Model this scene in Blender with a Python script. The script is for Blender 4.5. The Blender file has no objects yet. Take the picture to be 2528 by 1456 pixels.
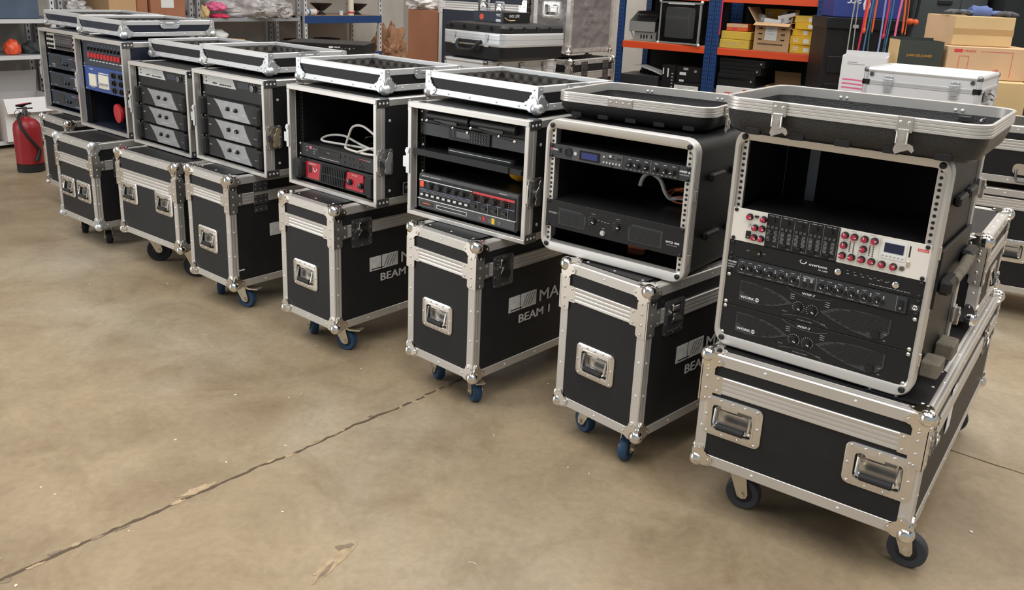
import bpy, bmesh, math, random
from mathutils import Vector, Matrix
random.seed(7)
SC = bpy.context.scene
COL = SC.collection
PI = math.pi
# ---------------------------------------------------------------- camera
CAM_H, PITCH, ROLL, FPX = 1.4197, -0.2831, 0.0447, 2117.71
_c, _s = math.cos(PITCH), math.sin(PITCH)
_fw, _up, _rt = Vector((0, _c, _s)), Vector((0, -_s, _c)), Vector((1, 0, 0))
_r2 = _rt * math.cos(ROLL) + _up * math.sin(ROLL)
_u2 = -_rt * math.sin(ROLL) + _up * math.cos(ROLL)
cam = bpy.data.cameras.new('camera')
cam.sensor_fit = 'HORIZONTAL'; cam.sensor_width = 36.0
cam.lens = FPX / 2528 * 36.0
cam.shift_y = -154.44 / 2528
cam.clip_start = 0.05
camo = bpy.data.objects.new('camera', cam); COL.objects.link(camo)
camo.matrix_world = Matrix(((_r2.x, _u2.x, -_fw.x, 0), (_r2.y, _u2.y, -_fw.y, 0), (_r2.z, _u2.z, -_fw.z, CAM_H), (0, 0, 0, 1)))
SC.camera = camo
# ---------------------------------------------------------------- world and daylight
SC.view_settings.view_transform = 'Standard'
SC.view_settings.look = 'None'
SC.view_settings.exposure = 0.0
SC.view_settings.gamma = 1.0
SC.view_settings.use_curve_mapping = False
world = bpy.data.worlds.new('world'); SC.world = world; world.use_nodes = True
bg = world.node_tree.nodes['Background']
bg.inputs[0].default_value = (0.80, 0.90, 1.0, 1); bg.inputs[1].default_value = 0.45
UX, UY = math.cos(-0.65), math.sin(-0.65)      # along the fronts of the rack row
VX, VY = -UY, UX                               # into the depth of the room
def area(name, loc, direction, sx, sy, power, color):
    l = bpy.data.lights.new(name, 'AREA'); l.shape = 'RECTANGLE'; l.size = sx; l.size_y = sy
    l.energy = power; l.color = color
    o = bpy.data.objects.new(name, l); COL.objects.link(o); o.location = loc
    d = Vector(direction); o.rotation_euler = d.to_track_quat('-Z', 'Y').to_euler()
    return o
# open roller door in the left wall and translucent roof lights
area('roller_door_daylight', (-8.2, 1.75, 2.0), (UX, UY, -0.05), 4.2, 3.6, 330, (0.93, 0.97, 1.0))
for q in range(4):
    k = -2.2 + 2.6 * q
    area('roof_light_daylight', (-1.5 + UX * k - VX * 0.6, 1.2 + UY * k - VY * 0.6, 5.35), (0, 0, -1), 1.0, 5.5, 140, (1.0, 0.98, 0.95))
    area('roof_light_daylight', (-1.5 + UX * k + VX * 5.4, 1.2 + UY * k + VY * 5.4, 5.35), (0, 0, -1), 1.0, 4.5, 125, (1.0, 0.98, 0.95))
# ---------------------------------------------------------------- materials
MATS = {}
def mat(name, col, rough=0.5, metal=0.0, spec=0.5, bump=0.0, bscale=300.0, var=0.0, vscale=8.0, aniso=0.0, alpha=1.0, trans=0.0, emit=None, coat=0.0, rvar=0.0):
    m = bpy.data.materials.new(name); m.use_nodes = True
    nt = m.node_tree; p = nt.nodes['Principled BSDF']
    p.inputs['Base Color'].default_value = (*col, 1); p.inputs['Roughness'].default_value = rough
    p.inputs['Metallic'].default_value = metal; p.inputs['Specular IOR Level'].default_value = spec
    p.inputs['Coat Weight'].default_value = coat
    if trans: p.inputs['Transmission Weight'].default_value = trans
    if alpha < 1: p.inputs['Alpha'].default_value = alpha
    if emit: p.inputs['Emission Color'].default_value = (*emit[0], 1); p.inputs['Emission Strength'].default_value = emit[1]
    tc = None
    if var or bump or rvar:
        tc = nt.nodes.new('ShaderNodeTexCoord')
    if var or rvar:
        n = nt.nodes.new('ShaderNodeTexNoise'); n.inputs['Scale'].default_value = vscale; n.inputs['Detail'].default_value = 4
        nt.links.new(tc.outputs['Object'], n.inputs['Vector'])
    if var:
        r = nt.nodes.new('ShaderNodeValToRGB')
        r.color_ramp.elements[0].position = 0.3; r.color_ramp.elements[1].position = 0.7
        r.color_ramp.elements[0].color = (*[max(0, c * (1 - var)) for c in col], 1)
        r.color_ramp.elements[1].color = (*[min(1, c * (1 + var)) for c in col], 1)
        nt.links.new(n.outputs['Fac'], r.inputs['Fac']); nt.links.new(r.outputs['Color'], p.inputs['Base Color'])
    if rvar:
        mr = nt.nodes.new('ShaderNodeMapRange'); mr.inputs[3].default_value = max(0.02, rough - rvar); mr.inputs[4].default_value = rough + rvar
        nt.links.new(n.outputs['Fac'], mr.inputs[0]); nt.links.new(mr.outputs[0], p.inputs['Roughness'])
    if bump:
        n2 = nt.nodes.new('ShaderNodeTexNoise'); n2.inputs['Scale'].default_value = bscale; n2.inputs['Detail'].default_value = 3
        b = nt.nodes.new('ShaderNodeBump'); b.inputs['Strength'].default_value = bump; b.inputs['Distance'].default_value = 0.002
        nt.links.new(tc.outputs['Object'], n2.inputs['Vector']); nt.links.new(n2.outputs['Fac'], b.inputs['Height']); nt.links.new(b.outputs['Normal'], p.inputs['Normal'])
    MATS[name] = m
    return m
mat('alu', (0.57, 0.55, 0.52), 0.40, 0.65, var=0.05, vscale=5)
mat('alu_bright', (0.66, 0.665, 0.67), 0.36, 0.5, var=0.04, vscale=5)
mat('chrome', (0.74, 0.72, 0.69), 0.13, 1.0)
mat('plate', (0.66, 0.635, 0.60), 0.26, 0.9, var=0.06, vscale=20, rvar=0.06)
mat('plate_grey', (0.62, 0.64, 0.65), 0.38, 0.8)
mat('dark_steel', (0.20, 0.20, 0.205), 0.28, 0.85)
mat('rivet', (0.72, 0.72, 0.71), 0.3, 0.4)
mat('zinc', (0.66, 0.60, 0.48), 0.35, 0.85, var=0.1, vscale=20)
mat('brass_zinc', (0.80, 0.66, 0.40), 0.3, 0.8)
mat('laminate', (0.0115, 0.0115, 0.0125), 0.5, 0, 0.28, bump=0.25, bscale=500, var=0.15, vscale=14)
mat('laminate_blue', (0.013, 0.017, 0.033), 0.45, 0, 0.4, bump=0.2, bscale=500)
mat('plastic_black', (0.011, 0.011, 0.012), 0.45, 0, 0.32, bump=0.5, bscale=350)
mat('plastic_sparkle', (0.013, 0.013, 0.014), 0.30, 0, 0.5, bump=0.9, bscale=420)
mat('black', (0.010, 0.010, 0.011), 0.45, 0, 0.35)
mat('black_gloss', (0.006, 0.006, 0.007), 0.15, 0, 0.5)
mat('inside', (0.006, 0.006, 0.0065), 0.8, 0, 0.2)
mat('grille_grey', (0.042, 0.044, 0.047), 0.5, 0, 0.3)
mat('face_black', (0.0115, 0.012, 0.013), 0.42, 0, 0.28, bump=0.15, bscale=700)
mat('face_grey', (0.028, 0.030, 0.034), 0.42, 0, 0.4, bump=0.15, bscale=700)
mat('face_lgrey', (0.075, 0.077, 0.08), 0.4, 0.3, 0.4)
mat('face_navy', (0.03, 0.04, 0.06), 0.45, 0, 0.4)
mat('face_white', (0.68, 0.645, 0.585), 0.45, 0, 0.4)
mat('face_blue', (0.025, 0.07, 0.27), 0.4, 0, 0.5)
mat('face_silver', (0.33, 0.335, 0.345), 0.38, 0.6, var=0.08, vscale=30)
mat('face_red', (0.42, 0.012, 0.025), 0.35, 0, 0.5)
mat('foam', (0.085, 0.079, 0.074), 0.95, 0, 0.1, bump=0.6, bscale=250)
mat('rubber', (0.018, 0.018, 0.019), 0.65, 0, 0.3)
mat('rubber_grey', (0.035, 0.037, 0.043), 0.55, 0, 0.3)
mat('rubber_foot', (0.16, 0.14, 0.11), 0.85, 0, 0.2, bump=0.6, bscale=200, var=0.2, vscale=40)
mat('wheel_blue', (0.012, 0.045, 0.10), 0.5, 0, 0.4)
mat('white_ink', (0.72, 0.72, 0.72), 0.5)
mat('grey_ink', (0.36, 0.37, 0.38), 0.5)
mat('stencil', (0.55, 0.54, 0.52), 0.6, var=0.12, vscale=60)
mat('red_ink', (0.62, 0.05, 0.06), 0.5)
mat('red', (0.48, 0.02, 0.025), 0.4)
mat('red_knob', (0.36, 0.02, 0.05), 0.4)
mat('orange_red', (0.75, 0.10, 0.04), 0.4)
mat('yellow', (0.75, 0.50, 0.03), 0.4)
mat('amber', (0.70, 0.33, 0.02), 0.5)
mat('lcd', (0.012, 0.018, 0.05), 0.2, 0, 0.5)
mat('lcd_glow', (0.02, 0.03, 0.10), 0.2, emit=((0.05, 0.08, 0.4), 0.15))
mat('cream', (0.72, 0.68, 0.56), 0.5)
mat('cable_white', (0.60, 0.58, 0.54), 0.5)
mat('cable_orange', (0.50, 0.12, 0.05), 0.5)
mat('card', (0.48, 0.31, 0.17), 0.8, 0, 0.2, var=0.06, vscale=6)
mat('card_pale', (0.60, 0.40, 0.24), 0.8, 0, 0.2, var=0.05, vscale=6)
mat('card_tan', (0.60, 0.43, 0.22), 0.8, 0, 0.2, var=0.05, vscale=6)
mat('card_brown', (0.34, 0.15, 0.085), 0.8, 0, 0.2, var=0.08, vscale=5)
mat('card_in', (0.38, 0.25, 0.13), 0.85, 0, 0.2)
mat('tape', (0.46, 0.29, 0.12), 0.3, 0, 0.5)
mat('card_white', (0.70, 0.69, 0.69), 0.7, 0, 0.3)
mat('card_green', (0.045, 0.05, 0.042), 0.6, 0, 0.3)
mat('card_yellow', (0.72, 0.42, 0.03), 0.6, 0, 0.3)
mat('card_ochre', (0.62, 0.42, 0.06), 0.7, 0, 0.3)
mat('paper', (0.68, 0.69, 0.68), 0.7)
mat('shelf_blue', (0.014, 0.05, 0.17), 0.4, 0, 0.4)
mat('shelf_orange', (0.66, 0.075, 0.02), 0.4, 0, 0.4)
mat('shelf_white', (0.56, 0.57, 0.58), 0.45, 0, 0.4)
mat('shelf_grey', (0.33, 0.34, 0.36), 0.45, 0.2, 0.4)
mat('chipboard', (0.40, 0.26, 0.15), 0.8, var=0.15, vscale=60)
mat('ext_red', (0.29, 0.018, 0.024), 0.35, 0, 0.4)
mat('bag_plastic', (0.42, 0.40, 0.39), 0.25, 0, 0.6, var=0.35, vscale=12, bump=0.8, bscale=25)
mat('bag_white', (0.66, 0.64, 0.61), 0.4, 0, 0.5, bump=0.6, bscale=30)
mat('stretch_film', (0.60, 0.54, 0.50), 0.14, 0, 0.6, alpha=0.30, bump=1.0, bscale=40)
mat('brown_cloth', (0.36, 0.20, 0.12), 0.9, 0, 0.1, var=0.25, vscale=8)
mat('alu_case', (0.72, 0.72, 0.73), 0.4, 0.25, 0.4, bump=0.3, bscale=350)
mat('glass_dark', (0.055, 0.057, 0.058), 0.06, 0, 0.6)  # base colour lightened to stand in for bright surroundings reflected in the screen
mat('case_grey', (0.30, 0.30, 0.29), 0.45, 0.3, 0.4)
mat('dark_fabric', (0.022, 0.026, 0.026), 0.9, 0, 0.15, bump=0.5, bscale=300)
mat('slate', (0.055, 0.065, 0.065), 0.75, 0, 0.2, bump=0.3, bscale=300)
mat('bag_blue', (0.03, 0.05, 0.22), 0.5, 0, 0.4, bump=0.4, bscale=40)
mat('slate_blue', (0.075, 0.10, 0.15), 0.7, 0, 0.3, var=0.15, vscale=5)
mat('glove_blue', (0.10, 0.14, 0.30), 0.85, 0, 0.2, bump=0.6, bscale=300)
mat('glove_grey', (0.09, 0.09, 0.10), 0.7, 0, 0.2)
for n_, c_ in (('cord_red', (0.60, 0.03, 0.09)), ('cord_orange', (0.68, 0.11, 0.03)), ('cord_blue', (0.06, 0.16, 0.32)), ('cord_pink', (0.70, 0.14, 0.28)), ('cord_grey', (0.30, 0.32, 0.29)), ('cord_violet', (0.24, 0.27, 0.50)), ('cord_teal', (0.04, 0.13, 0.17))):
    mat(n_, c_, 0.5, 0, 0.4)
# ---------------------------------------------------------------- mesh helpers
def rr(x0, z0, x1, z1, r, n=4):
    P = []
    for cx, cz, a0 in ((x1 - r, z1 - r, 0), (x0 + r, z1 - r, PI / 2), (x0 + r, z0 + r, PI), (x1 - r, z0 + r, 1.5 * PI)):
        for i in range(n + 1):
            a = a0 + PI / 2 * i / n
            P.append((cx + r * math.cos(a), cz + r * math.sin(a)))
    return P
class M:
    def __init__(s): s.v = []; s.f = []
    def add(s, V, F):
        n = len(s.v); s.v += [tuple(p) for p in V]; s.f += [tuple(i + n for i in f) for f in F]; return s
    def bx(s, x0, y0, z0, x1, y1, z1, b=0):
        if b <= 0:
            V = [(x, y, z) for x in (x0, x1) for y in (y0, y1) for z in (z0, z1)]
            return s.add(V, [(0, 1, 3, 2), (4, 6, 7, 5), (0, 4, 5, 1), (2, 3, 7, 6), (0, 2, 6, 4), (1, 5, 7, 3)])
        X, Y, Z = (x0, x1), (y0, y1), (z0, z1); V = []; I = {}
        for i in (0, 1):
            for j in (0, 1):
                for k in (0, 1):
                    xi, yi, zi = X[i] + (b, -b)[i], Y[j] + (b, -b)[j], Z[k] + (b, -b)[k]
                    for a, p in enumerate(((X[i], yi, zi), (xi, Y[j], zi), (xi, yi, Z[k]))):
                        I[i, j, k, a] = len(V); V.append(p)
        F = []
        Q = ((0, 0), (1, 0), (1, 1), (0, 1))
        for e in (0, 1):
            F.append([I[e, p, q, 0] for p, q in Q]); F.append([I[p, e, q, 1] for p, q in Q]); F.append([I[p, q, e, 2] for p, q in Q])
        for p in (0, 1):
            for q in (0, 1):
                F.append([I[0, p, q, 1], I[1, p, q, 1], I[1, p, q, 2], I[0, p, q, 2]])
                F.append([I[p, 0, q, 0], I[p, 1, q, 0], I[p, 1, q, 2], I[p, 0, q, 2]])
                F.append([I[p, q, 0, 0], I[p, q, 1, 0], I[p, q, 1, 1], I[p, q, 0, 1]])
                for r in (0, 1): F.append([I[p, q, r, 0], I[p, q, r, 1], I[p, q, r, 2]])
        return s.add(V, F)
    def prism(s, P, t0, t1, ax='y'):
        g = {'y': lambda a, b, t: (a, t, b), 'z': lambda a, b, t: (a, b, t), 'x': lambda a, b, t: (t, a, b)}[ax]
        n = len(P)
        V = [g(a, b, t0) for a, b in P] + [g(a, b, t1) for a, b in P]
        return s.add(V, [tuple(range(n)), tuple(range(n, 2 * n))] + [(i, (i + 1) % n, n + (i + 1) % n, n + i) for i in range(n)])
    def loft(s, loops, cap=(True, True), wrap=False):
        n = len(loops[0]); V = [p for l in loops for p in l]; F = []
        m = len(loops)
        for k in range(m if wrap else m - 1):
            k2 = (k + 1) % m
            F += [(k * n + i, k * n + (i + 1) % n, k2 * n + (i + 1) % n, k2 * n + i) for i in range(n)]
        if not wrap:
            if cap[0]: F.append(tuple(range(n)))
            if cap[1]: F.append(tuple(range((m - 1) * n, m * n)))
        return s.add(V, F)
    def cyl(s, p0, p1, r, n=12, r1=None, caps=(True, True)):
        p0, p1 = Vector(p0), Vector(p1); d = (p1 - p0).normalized(); r1 = r if r1 is None else r1
        a = d.orthogonal().normalized(); b = d.cross(a)
        A = [(math.cos(2 * PI * i / n), math.sin(2 * PI * i / n)) for i in range(n)]
        return s.loft([[p0 + a * r * c + b * r * q for c, q in A], [p1 + a * r1 * c + b * r1 * q for c, q in A]], caps)
    def lathe(s, prof, p0, d, n=16, caps=(True, True)):
        p0 = Vector(p0); d = Vector(d).normalized(); a = d.orthogonal().normalized(); b = d.cross(a)
        A = [(math.cos(2 * PI * i / n), math.sin(2 * PI * i / n)) for i in range(n)]
        return s.loft([[p0 + d * t + a * r * c + b * r * q for c, q in A] for r, t in prof], caps)
    def sph(s, c, r, nu=14, nv=8, sc=(1, 1, 1)):
        c = Vector(c); V = [c + Vector((0, 0, r * sc[2]))]; F = []
        for j in range(1, nv):
            t = PI * j / nv
            for i in range(nu):
                a = 2 * PI * i / nu
                V.append(c + Vector((r * sc[0] * math.sin(t) * math.cos(a), r * sc[1] * math.sin(t) * math.sin(a), r * sc[2] * math.cos(t))))
        V.append(c - Vector((0, 0, r * sc[2]))); L = len(V) - 1
        for i in range(nu):
            F.append((0, 1 + i, 1 + (i + 1) % nu)); F.append((L, L - nu + (i + 1) % nu, L - nu + i))
            for j in range(nv - 2):
                q = 1 + j * nu; F.append((q + i, q + nu + i, q + nu + (i + 1) % nu, q + (i + 1) % nu))
        return s.add(V, F)
    def tube(s, P, r, n=8, closed=False):
        P = [Vector(p) for p in P]; L = []; m = len(P); a = None
        for i, p in enumerate(P):
            if closed: d = P[(i + 1) % m] - P[i - 1]
            else: d = P[min(i + 1, m - 1)] - P[max(i - 1, 0)]
            d.normalize()
            if a is None: a = d.orthogonal()
            a = (a - d * a.dot(d))
            if a.length < 1e-6: a = d.orthogonal()
            a.normalize(); b = d.cross(a)
            ri = r[i] if isinstance(r, (list, tuple)) else r
            L.append([p + a * ri * math.cos(2 * PI * k / n) + b * ri * math.sin(2 * PI * k / n) for k in range(n)])
        return s.loft(L, wrap=closed)
    def holes(s, x0, z0, x1, z1, H, y0, y1):
        H = sorted(H); x = x0
        for a, b, c, d in H:
            if a > x: s.bx(x, y0, z0, a, y1, z1)
            s.bx(a, y0, z0, c, y1, b); s.bx(a, y0, d, c, y1, z1); x = c
        if x < x1: s.bx(x, y0, z0, x1, y1, z1)
        return s
    def rivet(s, p, d, r=0.0042):
        p = Vector(p); d = Vector(d).normalized()
        return s.lathe([(r, -0.0005), (r, 0.0006), (r * 0.7, 0.0017), (r * 0.25, 0.0021)], p, d, 8)
    def lprof(s, p0, p1, A, B, arm=0.032, th=0.003, groove=True):
        # angle profile from p0 to p1 on the outer edge; A and B point from the edge onto the two faces
        p0, p1, A, B = Vector(p0), Vector(p1), Vector(A), Vector(B)
        c = 0.003
        def armpts(gr):
            q = [(0.0, 0.0)]
            if gr:
                for f in (0.30, 0.72):
                    q += [(arm * f - 0.0012, 0), (arm * f, 0.0006), (arm * f + 0.0012, 0)]
            return q + [(arm - 0.001, 0), (arm, 0.001), (arm, th)]
        ap = armpts(False)[1:]; bp = armpts(groove)[1:]
        P = [(c, 0.0)] + ap + [(th, th)] + [(b, a) for a, b in reversed(bp)] + [(0.0, c)]
        return s.loft([[p0 + A * a + B * b for a, b in P], [p1 + A * a + B * b for a, b in P]])
    def mesh(s, name, mt=None, smooth=35):
        me = bpy.data.meshes.new(name); me.from_pydata(s.v, [], s.f)
        bm = bmesh.new(); bm.from_mesh(me); bmesh.ops.recalc_face_normals(bm, faces=bm.faces); bm.to_mesh(me); bm.free()
        if smooth:
            me.polygons.foreach_set('use_smooth', [True] * len(me.polygons))
            me.set_sharp_from_angle(angle=math.radians(smooth))
        if mt: me.materials.append(MATS[mt])
        return me
def ob(name, m, mt=None, parent=None, loc=None, rot=None, scale=None, smooth=35, label=None, kind=None):
    me = m if isinstance(m, bpy.types.Mesh) else m.mesh(name, mt, smooth)
    o = bpy.data.objects.new(name, me); COL.objects.link(o)
    if parent: o.parent = parent
    if loc: o.location = loc
    if rot: o.rotation_euler = rot
    if scale: o.scale = scale
    if label: o['label'] = label
    if kind: o['kind'] = kind
    return o
def thing(name, label, cat, loc=(0, 0, 0), yaw=0, group=None):
    o = bpy.data.objects.new(name, None); COL.objects.link(o); o.empty_display_size = 0.1
    o.location = loc; o.rotation_euler = (0, 0, yaw); o['label'] = label; o['category'] = cat
    if group: o['group'] = group
    return o
def tag(o, label, cat, group=None):
    o['label'] = label; o['category'] = cat
    if group: o['group'] = group
    return o
def struct(name, m, mt, parent=None):
    o = ob(name, m, mt, parent); o['kind'] = 'structure'; return o
TXT = {}
FRONT = (PI / 2, 0, 0); SIDE = (PI / 2, 0, PI / 2); LSIDE = (PI / 2, 0, -PI / 2)
def text(s, size, mt, parent, loc, rot=FRONT, align='LEFT', wide=1.0, shear=0.0, name='lettering', bold=0.0):
    k = (s, mt, align, shear, bold)
    if k not in TXT:
        c = bpy.data.curves.new('lettering', 'FONT'); c.body = s; c.size = 1.0; c.resolution_u = 2; c.align_x = align; c.align_y = 'BOTTOM_BASELINE'
        c.shear = shear; c.extrude = 0.004
        o = bpy.data.objects.new('t', c); COL.objects.link(o)
        dg = bpy.context.evaluated_depsgraph_get(); me = bpy.data.meshes.new_from_object(o.evaluated_get(dg))
        bpy.data.objects.remove(o); bpy.data.curves.remove(c)
        if bold:
            e = bold * 0.9; V = [tuple(v.co) for v in me.vertices]; Fs = [tuple(p.vertices) for p in me.polygons]; nv = len(V); V2 = []; F2 = []
            for j, (dx, dy) in enumerate(((-e, 0), (e, 0), (0, e * .6))):
                V2 += [(x + dx, y + dy, z + j * .0008) for x, y, z in V]; F2 += [tuple(i + j * nv for i in f) for f in Fs]
            me = bpy.data.meshes.new('lettering'); me.from_pydata(V2, [], F2)
        me.materials.clear(); me.materials.append(MATS[mt]); TXT[k] = me
    h = size / 0.70
    return ob(name, TXT[k], None, parent, loc, rot, (h * wide, h, h))
def W(fr, x, y, z=0.0):
    X, Y, a, Z = fr
    return (X + math.cos(a) * x - math.sin(a) * y, Y + math.sin(a) * x + math.cos(a) * y, Z + z)
# ---------------------------------------------------------------- the building
def concrete():
    m = bpy.data.materials.new('concrete_floor'); m.use_nodes = True; nt = m.node_tree; p = nt.nodes['Principled BSDF']; L = nt.links.new
    tc = nt.nodes.new('ShaderNodeTexCoord')
    def noise(sc, det, dist=0.0, rough=0.55):
        n = nt.nodes.new('ShaderNodeTexNoise'); n.inputs['Scale'].default_value = sc; n.inputs['Detail'].default_value = det
        n.inputs['Distortion'].default_value = dist; n.inputs['Roughness'].default_value = rough; L(tc.outputs['Object'], n.inputs['Vector']); return n
    def ramp(src, stops):
        r = nt.nodes.new('ShaderNodeValToRGB'); e = r.color_ramp.elements
        e[0].position, e[0].color = stops[0][0], (*stops[0][1], 1); e[1].position, e[1].color = stops[-1][0], (*stops[-1][1], 1)
        for q, c in stops[1:-1]:
            x = e.new(q); x.color = (*c, 1)
        L(src.outputs['Fac'], r.inputs['Fac']); return r
    def mix(a, b, fac, mode='MIX'):
        x = nt.nodes.new('ShaderNodeMix'); x.data_type = 'RGBA'; x.blend_type = mode
        if isinstance(fac, float): x.inputs[0].default_value = fac
        else: L(fac, x.inputs[0])
        L(a, x.inputs[6]); L(b, x.inputs[7]); return x.outputs[2]
    big = ramp(noise(0.8, 5, 0.5), [(0.30, (0.262, 0.198, 0.128)), (0.5, (0.340, 0.268, 0.178)), (0.70, (0.425, 0.368, 0.285))])
    mid = ramp(noise(3.2, 8, 0.7, 0.68), [(0.28, (0.60, 0.55, 0.48)), (0.52, (0.93, 0.92, 0.90)), (0.75, (1.12, 1.10, 1.06))])
    fine = ramp(noise(40, 6, 0.4, 0.7), [(0.35, (0.86, 0.85, 0.83)), (0.7, (1.06, 1.06, 1.06))])
    c = mix(big.outputs['Color'], mid.outputs['Color'], 0.8, 'MULTIPLY'); c = mix(c, fine.outputs['Color'], 0.9, 'MULTIPLY')
    L(c, p.inputs['Base Color'])
    mr = nt.nodes.new('ShaderNodeMapRange'); mr.inputs[3].default_value = 0.28; mr.inputs[4].default_value = 0.55
    L(noise(2.5, 6, 1.0).outputs['Fac'], mr.inputs[0]); L(mr.outputs[0], p.inputs['Roughness'])
    p.inputs['Specular IOR Level'].default_value = 0.5
    b = nt.nodes.new('ShaderNodeBump'); b.inputs['Strength'].default_value = 0.12; b.inputs['Distance'].default_value = 0.004
    L(noise(25, 8, 0.5, 0.7).outputs['Fac'], b.inputs['Height']); L(b.outputs['Normal'], p.inputs['Normal'])
    MATS['concrete'] = m
concrete()
mat('wall_paint', (0.52, 0.485, 0.44), 0.8, 0, 0.2, var=0.1, vscale=3, bump=0.3, bscale=60)
mat('ceiling_sheet', (0.35, 0.35, 0.35), 0.7)
mat('joint', (0.085, 0.058, 0.035), 0.9)
mat('chip', (0.36, 0.27, 0.165), 0.9, var=0.2, vscale=40)
mat('chip_dark', (0.20, 0.15, 0.10), 0.9, var=0.2, vscale=40)
floor = struct('floor', M().bx(-13, -6, -0.15, 12, 16, 0), 'concrete')
LV = (math.cos(0.92), math.sin(0.92)); LU = (math.sin(0.92), -math.cos(0.92)); PL = (-3.974, 6.601)
LSH = (PL[0], PL[1], 0.92, 0.0)     # frame of the left shelving: x along its front, -y towards the room, +y to the wall
wl = M()
for s0, s1, z0, z1 in ((-15, -8.7, 0, 5.5), (-8.7, -4.3, 3.9, 5.5), (-4.3, 5.1, 0, 5.5)):
    q = M().bx(s0, 0.56, z0, s1, 0.72, z1)
    wl.add([W(LSH, *p) for p in q.v], q.f)
struct('wall_left', wl, 'wall_paint')
cx_, cy_, _ = W(LSH, 4.9, 0.56)
BW = (cx_, cy_, -0.65, 0.0)
q = M().bx(-0.15, 0, 0, 15, 0.16, 5.5)
struct('wall_back', M().add([W(BW, *p) for p in q.v], q.f), 'wall_paint')
q = M().bx(0, -0.02, 0, 15, 0, 0.1)
struct('baseboard_back', M().add([W(BW, *p) for p in q.v], q.f), 'shelf_grey')
struct('ceiling', M().bx(-13, -6, 5.5, 12, 16, 5.6), 'ceiling_sheet')
# worn joints and chipped spots of the slab
def strip(P, w, z, jit):
    m = M(); Lp = []; Rp = []
    for i, (x, y) in enumerate(P):
        a = P[max(i - 1, 0)]; b = P[min(i + 1, len(P) - 1)]; d = Vector((b[0] - a[0], b[1] - a[1])).normalized()
        wl_ = w * (0.5 + random.random() * jit); wr_ = w * (0.5 + random.random() * jit)
        Lp.append((x - d.y * wl_, y + d.x * wl_, z)); Rp.append((x + d.y * wr_, y - d.x * wr_, z))
    n = len(P)
    return m.add(Lp + Rp, [(i, i + 1, n + i + 1, n + i) for i in range(n - 1)])
def poly_line(A, B, n, wob):
    out = []
    dx, dy = B[0] - A[0], B[1] - A[1]; L_ = math.hypot(dx, dy)
    w_ = 0
    for i in range(n + 1):
        w_ = w_ * 0.7 + random.uniform(-wob, wob); t = i / n
        out.append((A[0] + dx * t - dy / L_ * w_, A[1] + dy * t + dx / L_ * w_))
    return out
jl = poly_line((-1.62, 1.22), (-0.76, 2.21), 70, 0.003) + poly_line((-0.76, 2.21), (-0.2, 2.855), 45, 0.004)[1:] + poly_line((-0.2, 2.855), (2.6, 6.2), 80, 0.003)[1:]
ob('floor_joint', strip(jl, 0.0042, 0.0006, 1.3), 'joint', floor, kind='structure', label='dark worn saw-cut joint running across the concrete floor')
jl2 = poly_line((3.2, 1.2), (1.40, 2.60), 40, 0.002) + poly_line((1.40, 2.60), (-3.0, 6.0), 80, 0.002)[1:]
ob('floor_joint', strip(jl2, 0.0032, 0.0006, 0.8), 'joint', floor, kind='structure')
def blob(cx, cy, rx, ry, ang, n=12, j=0.35):
    P = []
    for i in range(n):
        a = 2 * PI * i / n; r = 1 + random.uniform(-j, j); x, y = rx * r * math.cos(a), ry * r * math.sin(a)
        P.append((cx + x * math.cos(ang) - y * math.sin(ang), cy + x * math.sin(ang) + y * math.cos(ang)))
    return P
chips = M(); chipd = M()
for (x, y) in jl[18:118:3]:
    if random.random() < 0.45:
        (chips if random.random() < 0.6 else chipd).prism(blob(x + random.uniform(-.012, .012), y + random.uniform(-.012, .012), random.uniform(.006, .022), random.uniform(.004, .010), 0.85), 0.0002, 0.0011, 'z')
chips.prism(blob(-0.412, 1.835, 0.085, 0.017, 1.1, 16), 0.0002, 0.0012, 'z')
chipd.prism(blob(-0.395, 1.90, 0.025, 0.010, 0.3, 12), 0.0002, 0.0014, 'z')
chipd.prism(blob(-0.425, 1.80, 0.035, 0.006, 1.2, 12), 0.0002, 0.0015, 'z')
chips.prism(blob(-0.86, 2.12, 0.05, 0.016, 0.85, 14), 0.0002, 0.0010, 'z')
chips.prism(blob(-1.28, 1.60, 0.03, 0.012, 0.85, 14), 0.0002, 0.0010, 'z')
ob('chipped_concrete', chips, 'chip', floor, kind='structure'); ob('chipped_concrete', chipd, 'chip_dark', floor, kind='structure')
litter = M()
for i in range(70):
    x, y = random.uniform(-2.2, 2.6), random.uniform(1.6, 4.2)
    if random.random() < 0.6: litter.prism(blob(x, y, random.uniform(.002, .005), random.uniform(.002, .004), random.random() * 3, 6), 0.0005, 0.0025, 'z')
    else:
        a = random.random() * 3; l_ = random.uniform(.012, .03)
        litter.tube([(x, y, 0.0015), (x + l_ * .5 * math.cos(a), y + l_ * .5 * math.sin(a), 0.002), (x + l_ * math.cos(a + .3), y + l_ * math.sin(a + .3), 0.0015)], 0.0009, 4)
lo = ob('floor_litter', litter, 'cream', None, kind='stuff'); tag(lo, 'tiny pale wood splinters and flecks scattered on the concrete floor', 'litter')

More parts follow.
